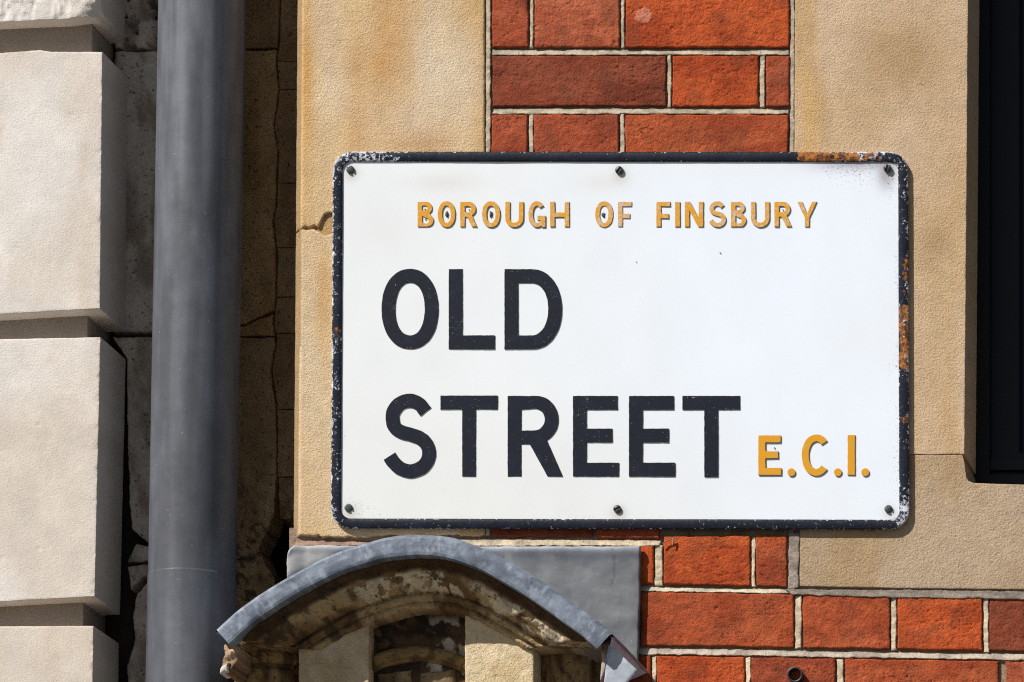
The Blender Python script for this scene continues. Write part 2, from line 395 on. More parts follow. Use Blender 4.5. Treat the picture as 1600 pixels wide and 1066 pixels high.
# ------------------------------------------------------------------ downpipe
pt, pb = np.array(W(316.3, 0, -0.012)), np.array(W(297.3, 1066, -0.012))
def pipe_at(v): return pt + (pb - pt) * (v / 1066.0)
dp = thing('downpipe', 'grey painted round downpipe standing between pale limestone blocks and tan stone corner', 'downpipe', tuple(pipe_at(1500)))
def pipe_section(name, v0, v1, r, lip=None):
    n = max(30, int((v1 - v0) / 7)); vs = np.linspace(v0, v1, n); ang = np.linspace(0, 2 * math.pi, 97)
    if lip: vs = np.concatenate([[v0, v0 + 0.4, v0 + 1.2, v0 + 3.0], vs[1:]])
    Pm = np.stack([pipe_at(v) for v in vs]); rr = np.full(len(vs), r)
    if lip: rr[0] = r - lip; rr[1] = r - 0.3 * lip
    A, V = np.meshgrid(ang, vs)
    rad = rr[:, None] + 0.0003 * (fbm(A * 3, V / 160, 5, 3) - 0.5)
    P = np.stack([Pm[:, None, 0] + rad * np.cos(A), Pm[:, None, 1] + rad * np.sin(A), Pm[:, None, 2] + 0 * A], -1)
    k = fbm(A * 3 + 0.3, V / 200, 8, 5); k2 = fbm(A * 2.2, V / 150, 19, 4); k3 = fbm(A * 14, V / 120, 29, 3)
    col = mix(C(87, 88, 93), C(97, 99, 105), smooth(0.35, 0.7, k))
    col = mix(col, C(118, 121, 129), smooth(0.52, 0.80, k2) * 0.4)
    col = mix(col, C(126, 128, 135), smooth(700, 0, V) * smooth(0.2, 0.7, k) * 0.5)
    col = mix(col, C(80, 80, 86), smooth(0.58, 0.8, k3) * 0.25)
    b = Buf(); b.grid(P, col, flip=False); b.build(name, M_PIPE, dp)
pipe_section('pipe_section', -720, 906, 0.0524)
pipe_section('pipe_section', 903, 1500, 0.0531, lip=0.0005)
for v in (-420, 1330):   # wall clips holding the pipe
    b = Buf(); c = pipe_at(v); A, V = np.meshgrid(np.linspace(0, 2 * math.pi, 49), np.array([-0.02, 0.02]))
    b.grid(np.stack([c[0] + 0.056 * np.cos(A), c[1] + 0.056 * np.sin(A), c[2] - V], -1), C(100, 104, 110)); b.build('pipe_clip', M_PIPE, dp)

# ------------------------------------------------------------------ brick building
bb = thing('brick_building', 'red brick wall with tan stone quoins and a black window, behind the street nameplate', 'building', (0.5, 0, GZ))
def sand_t(seed, a_, b_, ochre, stains=()):
    def f(u, v):
        a = fbm(u / 170 + seed, v / 230, seed, 4); o = fbm(u / 70 + 3, v / 330 + seed, seed + 3, 4); g = fbm(u / 16, v / 16, seed + 6, 3)
        col = mix(C(*a_), C(*b_), smooth(0.35, 0.65, a))
        col = mix(col, C(*ochre), 0.75 * smooth(0.5, 0.72, o))
        for (cu, cv, su, sv, rgb, amt) in stains:
            w = np.exp(-(((u - cu) / su) ** 2 + ((v - cv) / sv) ** 2)) * (0.55 + 0.9 * fbm(u / 35, v / 50, seed + 11, 3))
            col = mix(col, C(*rgb), np.clip(w * amt, 0, 1))
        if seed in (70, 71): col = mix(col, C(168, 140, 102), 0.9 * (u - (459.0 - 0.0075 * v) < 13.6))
        return col * (0.93 + 0.14 * g)[..., None]
    return f
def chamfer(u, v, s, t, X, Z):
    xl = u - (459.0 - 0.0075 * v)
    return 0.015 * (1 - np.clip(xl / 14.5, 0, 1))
q_st = [(600, 60, 44, 190, (202, 150, 86), 0.68), (555, 130, 16, 120, (202, 154, 92), 0.6), (660, 215, 45, 28, (190, 136, 70), 0.9), (735, 20, 30, 110, (205, 158, 92), 0.8),
        (700, 110, 60, 90, (222, 203, 176), 0.8), (520, 150, 40, 40, (230, 210, 180), 0.5), (560, 20, 30, 60, (226, 198, 150), 0.5), (640, 190, 60, 40, (220, 196, 166), 0.7),
        (478, 130, 14, 300, (208, 158, 84), 0.7), (508, 300, 40, 120, (212, 180, 134), 0.5)]
def rag(pts, amp, sd, step=2.0):
    o = [pts[0]]
    for p, q in zip(pts[:-1], pts[1:]):
        k = max(1, int(abs(q[0] - p[0]) / step))
        for j in range(1, k + 1):
            u, v = p[0] + (q[0] - p[0]) * j / k, p[1] + (q[1] - p[1]) * j / k
            o.append((u, v + (amp * 2 * (float(fbm(np.array(u / 7.0), np.array(v / 9.0), sd, 3)) - 0.5) if (j < k or q is not pts[-1]) else 0)))
    return o
quoins = [
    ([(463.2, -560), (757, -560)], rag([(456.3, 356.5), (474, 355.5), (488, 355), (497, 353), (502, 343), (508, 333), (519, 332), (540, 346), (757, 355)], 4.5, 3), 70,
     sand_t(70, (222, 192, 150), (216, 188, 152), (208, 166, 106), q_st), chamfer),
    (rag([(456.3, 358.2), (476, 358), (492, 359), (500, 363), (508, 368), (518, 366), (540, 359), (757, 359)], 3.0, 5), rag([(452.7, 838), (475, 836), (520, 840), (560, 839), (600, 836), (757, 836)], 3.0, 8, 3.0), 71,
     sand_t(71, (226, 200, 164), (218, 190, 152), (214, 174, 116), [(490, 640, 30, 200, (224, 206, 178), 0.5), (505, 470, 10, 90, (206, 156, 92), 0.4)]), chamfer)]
for T, B, sd, tf, pf in quoins:
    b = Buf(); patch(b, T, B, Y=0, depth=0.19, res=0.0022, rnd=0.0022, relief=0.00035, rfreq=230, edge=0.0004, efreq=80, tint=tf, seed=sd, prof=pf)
    b.build('quoin_stone', M_SAND, bb)
r_st = [(1400, 90, 60, 60, (170, 134, 88), 0.75), (1330, 190, 60, 60, (188, 152, 102), 0.5), (1265, 200, 18, 90, (214, 172, 112), 0.7), (1470, 430, 40, 160, (196, 164, 118), 0.5), (1462, 380, 20, 30, (160, 128, 86), 0.5)]
def reveal(u, v, s, t, X, Z): return 0.0015 * smooth(1506, 1512, u)
b = Buf(); patch(b, [(1244.5, -560), (1517, -560)], [(1239, 710), (1507, 710)], Y=0, depth=0.098, res=0.0023, rnd=0.0008, relief=0.00035, rfreq=230, edge=0.0004,
                 tint=sand_t(80, (212, 184, 152), (204, 174, 140), (200, 164, 118), r_st), seed=80); b.build('jamb_stone', M_SAND, bb)
b = Buf(); patch(b, [(1250, 710.6), (1506, 710.6), (1507.5, 740), (1511, 750), (1520, 754.5), (1560, 756), (1600, 757.5), (2050, 766)], [(1249, 916), (1400, 919), (1600, 921), (2050, 928)], Y=0.0006, depth=0.098, res=0.0023,
                 rnd=0.0009, relief=0.00035, rfreq=230, edge=0.0004, tint=sand_t(81, (190, 166, 138), (182, 156, 126), (180, 150, 112), [(1480, 735, 60, 16, (176, 148, 112), 0.6)]), seed=81)
b.build('sill_stone', M_SAND, bb)

bc = dict(a=C(178, 84, 48), b=C(190, 85, 42), c=C(138, 67, 44), d=C(166, 79, 50), e=C(186, 98, 65), f=C(158, 74, 46))
rowA = [(768.5, 825, 'd'), (835, 967.5, 'e'), (977.5, 1233, 'b')]
rowB = [(769, 1040, 'c'), (1050.5, 1184.5, 'b'), (1197, 1233, 'd')]
bricks = []
for i in range(-4, 8):
    top = 87 + 92 * i + (0 if i else 0); row = rowB if i % 2 == 0 else rowA
    for u0, u1, k in row:
        if top > 300 and i < 7: pass
        kk = k if i in (-1, 0, 1) else random.choice('abcdef')
        if i == 1 and k == 'e': kk = 'd'
        if i == 1 and k == 'b': kk = 'a'
        bricks.append((u0 - (1 if i == 1 else 0), u1 - (1.5 if i == 1 else 0), top, top, top + 79, top + 78.5, kk))
bricks = [q for q in bricks if q[2] < 700]
bricks += [(768, 926, 797, 797, 838, 838, 'c'), (932, 1029, 797, 797, 840, 841, 'd'), (1037, 1172, 838, 836, 913, 915, 'b'), (1181, 1229.5, 836, 836, 915.5, 917, 'a'),
           (900, 1020.5, 853, 853, 912, 912.5, 'b')]
def rowslope(u, v): return v + 0.016 * (u - 1000)
def rowlist(us, top, h, sl, cols):
    for (u0, u1), k in zip(us, cols): bricks.append((u0, u1, top + sl * (u0 - 1000), top + sl * (u1 - 1000), top + h + sl * (u0 - 1000), top + h + sl * (u1 - 1000), k))
rowlist([(870, 990), (1001, 1240), (1254, 1390), (1402, 1534.5), (1546, 1790), (1801, 1930), (1941, 2050)], 925, 83, 0.0155, 'daabcdb'); 
rowlist([(880, 1017), (1026, 1163), (1173.5, 1305), (1320, 1560), (1571, 1700), (1711, 1840), (1851, 2050)], 1024, 82, 0.0165, 'abdaebd')
rowlist([(900, 1086), (1098, 1238), (1250, 1385), (1397, 1530), (1542, 1780), (1792, 2050)], 1117, 82, 0.0165, 'abcade')
rowlist([(900, 1017), (1028, 1160), (1172, 1305), (1318, 1560), (1572, 1700), (1712, 2050)], 1209, 82, 0.0165, 'badcba')
rowlist([(900, 1086), (1098, 1238), (1250, 1385), (1397, 1530), (1542, 1780), (1792, 2050)], 1301, 82, 0.0165, 'dabeab')
def brick_t(seed, base):
    def f(u, v):
        a = fbm(u / 60 + seed, v / 50, seed, 4); g = fbm(u / 10, v / 10 + seed, seed + 4, 3); o = fbm(u / 90, v / 24 + seed, seed + 7, 3)
        col = mix(base, base * np.array([0.74, 0.66, 0.68]), smooth(0.42, 0.7, a))
        col = mix(col, base * np.array([1.12, 1.28, 1.35]), smooth(0.5, 0.78, o) * 0.8)
        dirt = smooth(0.5, 0.75, fbm(u / 34 + 5, v / 30 + seed, seed + 23, 4)); col = mix(col, C(112, 66, 48), dirt * 0.32)
        if seed == 117: col = mix(col, C(205, 130, 105), 0.8 * (((u - 1005) / 15) ** 2 + ((v - 24) / 13) ** 2 < 0.8 + 0.7 * (g - 0.5)))
        return col * (0.88 + 0.24 * g)[..., None]
    return f
def brick_prof(seed):
    rs = np.random.RandomState(seed)
    cr = [(rs.uniform(0.1, 0.9), rs.uniform(0.1, 0.9), rs.uniform(0.0015, 0.003), rs.uniform(0.0006, 0.0016)) for _ in range(3)]
    def f(u, v, s, t, X, Z):
        o = 0.0014 * (fbm(X * 22 + seed, Z * 30, seed + 3, 3) - 0.5)
        w = np.abs(fbm(X * 34 + seed * 1.3, Z * 95, seed + 13, 5, 0.6) - 0.5)      # drag creases of the wire cut
        o = o + 0.0016 * (1 - smooth(0.0, 0.016, w)) * smooth(0.50, 0.62, fbm(X * 18, Z * 18 + seed, seed + 17, 2)) + 0.0009 * smooth(0.78, 0.86, fbm(X * 300, Z * 380, seed + 19, 2))
        x0, z0 = X.min(), Z.min(); dx, dz = np.ptp(X), np.ptp(Z)
        for a, c, r, dp_ in cr: o = o + dp_ * np.exp(-(((X - x0 - a * dx) / r) ** 2 + ((Z - z0 - c * dz) / (r * 0.8)) ** 2))
        return o
    return f
for i, (u0, u1, va, vb, vc, vd, k) in enumerate(bricks):
    b = Buf(); sd = 100 + i
    vis = vb < 1066 and vc > 0 and u0 < 1600
    patch(b, [(u0, va), (u1, vb)], [(u0, vc), (u1, vd)], Y=-0.0004 * (i % 3), depth=0.055, res=0.0013 if vis else 0.006, rnd=0.0018, relief=0.0007, rfreq=170, edge=0.0011, efreq=60,
          tint=brick_t(sd if not (va < 0 and u0 > 970 and i > 0 and va > -10) else 117, bc[k]), seed=sd, prof=brick_prof(sd))
    b.build('brick', M_BRICK, bb)
# mortar: a recessed bed plus struck ribbons
mb = Buf()
bed = lambda a, c, v0, v1: [W(a, v0, 0.0035), W(c, v0, 0.0035), W(a, v1, 0.0035), W(c, v1, 0.0035)]
def bedquad(u0, v0, u1, v1, Y, col):
    n, m = max(2, int((u1 - u0) / 6)), max(2, int((v1 - v0) / 6))
    uu, vv = np.meshgrid(np.linspace(u0, u1, n), np.linspace(v0, v1, m)); X, _, Z = W(uu, vv, Y)
    P = np.stack([X, Y + 0.001 * (fbm(X * 120, Z * 120, 3, 3) - 0.5), Z], -1)
    c = mix(np.array(col), np.array(col) * 0.7, smooth(0.4, 0.7, fbm(uu / 14, vv / 14, 9, 3))); mb.grid(P, c)
CM, CG = C(190, 174, 150), C(160, 146, 132)
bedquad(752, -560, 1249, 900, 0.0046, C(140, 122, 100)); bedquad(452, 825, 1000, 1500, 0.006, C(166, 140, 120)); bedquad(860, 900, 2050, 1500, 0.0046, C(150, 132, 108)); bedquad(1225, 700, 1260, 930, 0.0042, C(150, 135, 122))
bedquad(468, 322, 560, 384, 0.0040, C(184, 148, 100))
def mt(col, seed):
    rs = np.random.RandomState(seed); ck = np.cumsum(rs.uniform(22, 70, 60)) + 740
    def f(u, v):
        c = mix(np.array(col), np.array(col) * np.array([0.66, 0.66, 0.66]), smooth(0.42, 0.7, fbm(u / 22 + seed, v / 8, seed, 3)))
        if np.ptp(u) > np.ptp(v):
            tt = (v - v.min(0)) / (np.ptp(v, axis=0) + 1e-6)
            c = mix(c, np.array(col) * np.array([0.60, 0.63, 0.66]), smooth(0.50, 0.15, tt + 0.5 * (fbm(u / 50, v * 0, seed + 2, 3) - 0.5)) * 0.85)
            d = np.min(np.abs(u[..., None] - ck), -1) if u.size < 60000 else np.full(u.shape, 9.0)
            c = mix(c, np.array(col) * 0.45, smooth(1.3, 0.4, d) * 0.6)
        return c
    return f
msd = [300]
def ribbon(pts_top, pts_bot, col=CM, horiz=True, sl=0.0040, Y=0.0):
    msd[0] += 1
    pr = (lambda u, v, s, t, X, Z: sl * (1 - t)) if horiz else (lambda u, v, s, t, X, Z: sl * 0.5 * (1 - s))
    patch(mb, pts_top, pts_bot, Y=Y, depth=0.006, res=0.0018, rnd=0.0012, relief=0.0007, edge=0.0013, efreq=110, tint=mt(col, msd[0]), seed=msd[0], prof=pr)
for i in range(-4, 8):
    top = 87 + 92 * i
    if top > 640: continue
    ribbon([(769, top - 12.0), (1232, top - 12.3)], [(769, top - 0.8), (1232, top - 1.4)])
    row = rowB if i % 2 == 0 else rowA
    for (a, c) in zip(row[:-1], row[1:]):
        ribbon([(a[1] + 2.2 - (1.5 if i == 1 else 0), top - 1.5), (c[0] - 2.2, top - 1.5)], [(a[1] + 2.2 - (1.5 if i == 1 else 0), top + 80), (c[0] - 2.2, top + 80)], horiz=False)
ribbon([(758.6, -560), (766.5, -560)], [(757.6, 836), (765.5, 836)], horiz=False, Y=0.0006)
ribbon([(1235, -560), (1243, -560)], [(1231.5, 836), (1239, 836)], C(182, 168, 148), horiz=False, Y=0.0006)
ribbon([(1232, 832), (1249, 832)], [(1231.5, 921), (1247.5, 919)], CG, horiz=False, Y=-0.0008, sl=0.0008)
ribbon([(462, 841), (600, 844)], [(458, 854), (600, 852)], C(170, 140, 122), Y=0.002)
ribbon([(600, 840), (1032, 842)], [(600, 853), (1030, 853)], C(214, 194, 164), Y=-0.001)
ribbon([(1000, 914.5), (1232, 918.2)], [(1000, 923.5), (1236, 927.5)], C(212, 198, 172))
ribbon([(1226, 920), (1420, 921.5), (1620, 923.5), (2050, 930)], [(1238, 929.5), (1420, 934), (1620, 936.5), (2050, 943)], CG, Y=-0.0022, sl=0.001)
for (top, sl) in ((1010.5, 0.016), (1108, 0.0165), (1201, 0.0165), (1293, 0.0165)):
    ribbon([(985, top + sl * -15), (2050, top + sl * 1050)], [(985, top + 11.5 + sl * -15), (2050, top + 11.5 + sl * 1050)], C(198, 182, 162))
for (u0, u1, v0, v1) in ((1022.5, 1035, 852, 915), (1173.5, 1179.8, 838, 917), (1241.8, 1252.3, 931, 1013), (1391.5, 1400.5, 934, 1016), (1536, 1544.5, 936, 1019), (1018.2, 1025, 1025, 1108), (1164.5, 1172, 1027, 1110), (1307, 1318, 1030, 1112)):
    ribbon([(u0, v0), (u1, v0)], [(u0, v1), (u1, v1)], C(212, 194, 166), horiz=False)
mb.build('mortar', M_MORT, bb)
# masonry carried on out of view, and the lower wall down to the street
b = Buf(); b.box(-0.24, 0.56, 0.06, 0.35, GZ, 1.2, C(120, 66, 46)); b.box(0.56, 2.2, 0.30, 0.35, GZ, 1.2, C(40, 36, 32)); b.build('wall_core', M_BRICK, bb, False)
# window
def pbox(buf, u0, u1, v0, v1, y0, y1, col=(0.01, 0.01, 0.012)):
    x0, _, z1 = W(u0, v0, y0); x1, _, z0 = W(u1, v1, y0); buf.box(x0, x1, y0, y1, z0, z1, col)
win = Buf(); pbox(win, 1522, 1546, -560, 775, 0.094, 0.2); pbox(win, 1546, 2100, 742, 775, 0.094, 0.2)
wo = win.build('window', M_BLACK, bb, False)
sb = Buf(); pbox(sb, 1546, 1592, -560, 742, 0.108, 0.16); pbox(sb, 1592, 2100, 708, 742, 0.108, 0.16)
P0 = W(1548, 716, 0.104); sb.box(P0[0], P0[0] + 0.5, 0.100, 0.112, P0[2] - 0.016, P0[2] - 0.002, (0.02, 0.02, 0.022)); sb.build('sash', M_BLACK, wo, False)
gb = Buf(); pbox(gb, 1590, 2100, -560, 712, 0.13, 0.136); gb.build('pane', M_GLASS, wo, False)

# ------------------------------------------------------------------ street nameplate
YP = -0.0045
sign = thing('street_sign', 'white enamel street nameplate with raised black and yellow letters inside a chipped black rim', 'street sign', W(968, 828, -0.002))
def wear_attr(o, arr):
    at = o.data.attributes.new('wear', 'FLOAT_COLOR', 'POINT'); n = len(o.data.vertices)
    a = np.ones((n, 4)); a[:, :3] = arr; at.data.foreach_set('color', a.ravel())
def co_px(o):
    n = len(o.data.vertices); a = np.empty(n * 3); o.data.vertices.foreach_get('co', a); a = a.reshape(-1, 3)
    k = 1 + a[:, 1] / 6
    return ((a[:, 0] - CX) / k + CX) / S + 800, 533 - ((a[:, 2] - CZ) / k + CZ) / S
def plate_t(u, v):
    a = fbm(u / 130, v / 110, 5, 4); g = fbm(u / 300, v / 200, 6, 3)
    col = mix(C(241, 244, 245), C(241, 247, 255), smooth(700, 1200, u + 0.2 * (533 - v)))
    col = mix(col, C(234, 231, 222), smooth(560, 800, v) * 0.5 * smooth(1500, 700, u) + 0.15 * smooth(0.45, 0.7, g))
    st = np.exp(-(((u - 690) / 60) ** 2 + ((v - 285) / 14) ** 2)) + 0.8 * np.exp(-(((u - 950) / 40) ** 2 + ((v - 285) / 16) ** 2)) + 0.5 * np.exp(-(((u - 600) / 60) ** 2 + ((v - 360) / 60) ** 2))
    col = col * (0.975 + 0.05 * fbm(u / 45, v / 80, 61, 4))[..., None]
    col = mix(col, C(222, 214, 208), np.clip(st * 0.4 * (0.5 + a), 0, 1))
    soot = np.exp(-(((u - 1335) / 60) ** 2 + ((v - 252) / 14) ** 2)) + 0.9 * np.exp(-(((u - 1385) / 14) ** 2 + ((v - 275) / 20) ** 2))
    col = mix(col, C(150, 140, 148), np.clip(soot * 0.95 * (0.4 + 1.2 * a), 0, 0.9))
    for (cu, cv) in ((547, 265), (968, 267), (1388, 264), (545, 794), (965, 796), (1389, 796)):
        w = np.exp(-(((u - cu - 2) ** 2 + (v - cv - 6) ** 2) / 150)); col = mix(col, C(196, 186, 172), np.clip(0.6 * w * (0.3 + 1.2 * a), 0, 1))
    return col
b = Buf()
uu, vv = np.meshgrid(np.linspace(528, 1411, 300), np.linspace(246, 819, 200)); X, _, Z = W(uu, vv, YP)
b.grid(np.stack([X, YP + 0.0010 * (fbm(X * 7, Z * 7, 2, 2) - 0.5), Z], -1), plate_t(uu, vv))
plate = b.build('plate', M_WHITE, sign)
pu, pv = co_px(plate)
edge_d = np.minimum(np.minimum(pu - 534, 1403 - pu), np.minimum(pv - 252, 808 - pv))
wr = 0.34 * np.exp(-(((pu - 1340) / 75) ** 2 + ((pv - 262) / 38) ** 2)) + 0.25 * np.exp(-np.abs(edge_d) / 5) * smooth(0.45, 0.6, fbm(pu / 40, pv / 40, 4, 3)) + 0.16 * np.exp(-(((pu - 1396) / 14) ** 2)) \
    + 0.28 * np.exp(-((pu - 560) ** 2 + (pv - 800) ** 2) / 900.0)
wear_attr(plate, np.clip(wr, 0, 1)[:, None].repeat(3, 1))
# rim
TL, TR, BR, BL = map(np.array, ((520.0, 237.0), (1419.0, 237.5), (1421.0, 828.0), (517.0, 826.0)))
def rr_path(d, n_arc=14):
    Wd, Hd, Rr = 901.0, 590.0, 31.0; pts = []
    for cx_, cy_, a0 in ((Wd - Rr, Rr, -90), (Wd - Rr, Hd - Rr, 0), (Rr, Hd - Rr, 90), (Rr, Rr, 180)):
        for a in np.linspace(a0, a0 + 90, n_arc):
            pts.append((cx_ + (Rr - d) * math.cos(math.radians(a)), cy_ + (Rr - d) * math.sin(math.radians(a))))
    pts = np.array(pts); pts = np.vstack([pts, pts[:1]])
    out = []
    for p, q in zip(pts[:-1], pts[1:]):
        L_ = np.linalg.norm(q - p); k = max(1, int(L_ / 4)) if L_ > 12 else 1
        for j in range(k): out.append(p + (q - p) * j / k)
    out.append(pts[-1]); out = np.array(out); s_, t_ = out[:, :1] / Wd, out[:, 1:] / Hd
    return (1 - t_) * ((1 - s_) * TL + s_ * TR) + t_ * ((1 - s_) * BL + s_ * BR)
# resample count must match between offsets: use the same topology from d = 0
base = rr_path(0.0); inner = rr_path(20.0)
if len(inner) != len(base):
    tt = np.linspace(0, 1, len(base)); ti = np.linspace(0, 1, len(inner)); inner = np.stack([np.interp(tt, ti, inner[:, 0]), np.interp(tt, ti, inner[:, 1])], 1)
prof_r = [(0.6, 0.001), (0.0, -0.001), (0.0, -0.0045), (0.4, -0.0058), (1.2, -0.0066), (2.4, -0.0069), (8, -0.0070), (13.2, -0.0069), (14.6, -0.0065), (15.4, -0.0057), (16.0, -0.0040)]
rows = []
for d, y in prof_r:
    q = base + (inner - base) * (d / 20.0)
    X, _, Z = W(q[:, 0], q[:, 1], y); rows.append(np.stack([X, np.full(len(q), y), Z], -1))
P = np.stack(rows); P[..., 1] += 0.0004 * (fbm(P[..., 0] * 60, P[..., 2] * 60, 8, 3) - 0.5)
b = Buf(); b.grid(P, (0.02, 0.02, 0.03), flip=True); rim = b.build('rim', M_RIM, sign)
ru, rv = co_px(rim); ang_n = fbm(ru / 30, rv / 30, 3, 3)
prof_i = np.repeat(np.arange(len(prof_r)), len(base))
edge_w = (np.where((prof_i <= 4), 0.30, 0.0) + np.where(prof_i >= 8, 0.22, 0)) * (0.5 + ang_n)
left = smooth(540, 520, ru); tlc = np.exp(-(((ru - 570) / 75) ** 2 + ((rv - 244) / 30) ** 2)); trc = np.exp(-(((ru - 1370) / 60) ** 2 + ((rv - 245) / 40) ** 2)); rgt = smooth(1400, 1412, ru)
botm = smooth(806, 815, rv); brc = np.exp(-((ru - 1412) ** 2 + (rv - 806) ** 2) / 900.0)
wearv = 0.08 + edge_w + 0.50 * left * (0.35 + 0.9 * ang_n) + 0.55 * tlc + 0.45 * trc + 0.34 * rgt * ang_n * 1.4 + 0.14 * botm + 0.4 * brc
rust = 1.15 * np.exp(-(((ru - 1268) / 17) ** 2 + ((rv - 243) / 20) ** 2)) + 0.75 * np.exp(-(((ru - 1330) / 50) ** 2 + ((rv - 243) / 20) ** 2)) + rgt * (1.2 * smooth(470, 490, rv) * smooth(582, 572, rv) + 0.40 * smooth(360, 400, rv) * smooth(480, 460, rv) + 0.7 * np.exp(-((rv - 656) / 9) ** 2)) \
    + 0.75 * np.exp(-(((ru - 526) / 8) ** 2 + ((rv - 517) / 9) ** 2)) + 0.3 * left * smooth(0.55, 0.7, fbm(ru / 12, rv / 30, 12, 3)) + 0.12 * tlc
wear_attr(rim, np.stack([np.clip(wearv, 0, 1), np.clip(rust, 0, 1), 0 * rust], 1))

# letters: outlines in photo pixels, raised from the plate
def arc(cx_, cy_, rx, ry, a0, a1, n=28, p=2.0):
    r = []
    for a in np.linspace(math.radians(a0), math.radians(a1), n):
        c, s_ = math.cos(a), math.sin(a); e = 2.0 / p
        r.append((cx_ + rx * math.copysign(abs(c) ** e, c), cy_ - ry * math.copysign(abs(s_) ** e, s_)))
    return r
def spline(pts, n=8):
    pts = np.array(pts, float); Pp = np.vstack([2 * pts[0] - pts[1], pts, 2 * pts[-1] - pts[-2]]); o = []
    for i in range(1, len(Pp) - 2):
        for t in np.linspace(0, 1, n, endpoint=False):
            a, b_, c, d = Pp[i - 1:i + 3]
            o.append(0.5 * ((2 * b_) + (c - a) * t + (2 * a - 5 * b_ + 4 * c - d) * t * t + (3 * b_ - a - 3 * c + d) * t ** 3))
    o.append(pts[-1]); return np.array(o)
def stroke(cl, w):
    cl = np.array(cl, float); d = np.gradient(cl, axis=0); d /= np.linalg.norm(d, axis=1)[:, None]; nn = np.stack([-d[:, 1], d[:, 0]], 1) * w / 2
    return [tuple(q) for q in np.vstack([cl + nn, (cl - nn)[::-1]])]
def rect(x0, y0, x1, y1): return [(x0, y0), (x1, y0), (x1, y1), (x0, y1)]
def s_line(x0, x1, y0, y1, w):
    ref = np.array([(664, 643.5), (653, 631), (638, 626), (622, 631), (612, 643), (610.5, 655), (614, 667), (625, 675), (640, 679), (656, 685), (666, 695), (669.5, 708), (666, 721), (656, 731), (640, 736), (624, 732), (612, 722), (605.5, 712.5)])
    n = (ref - np.array([605.0, 626.0])) / np.array([64.5, 110.0])
    return spline(np.stack([x0 + w / 2 + n[:, 0] * (x1 - x0 - w), y0 + w / 2 + n[:, 1] * (y1 - y0 - w)], 1))
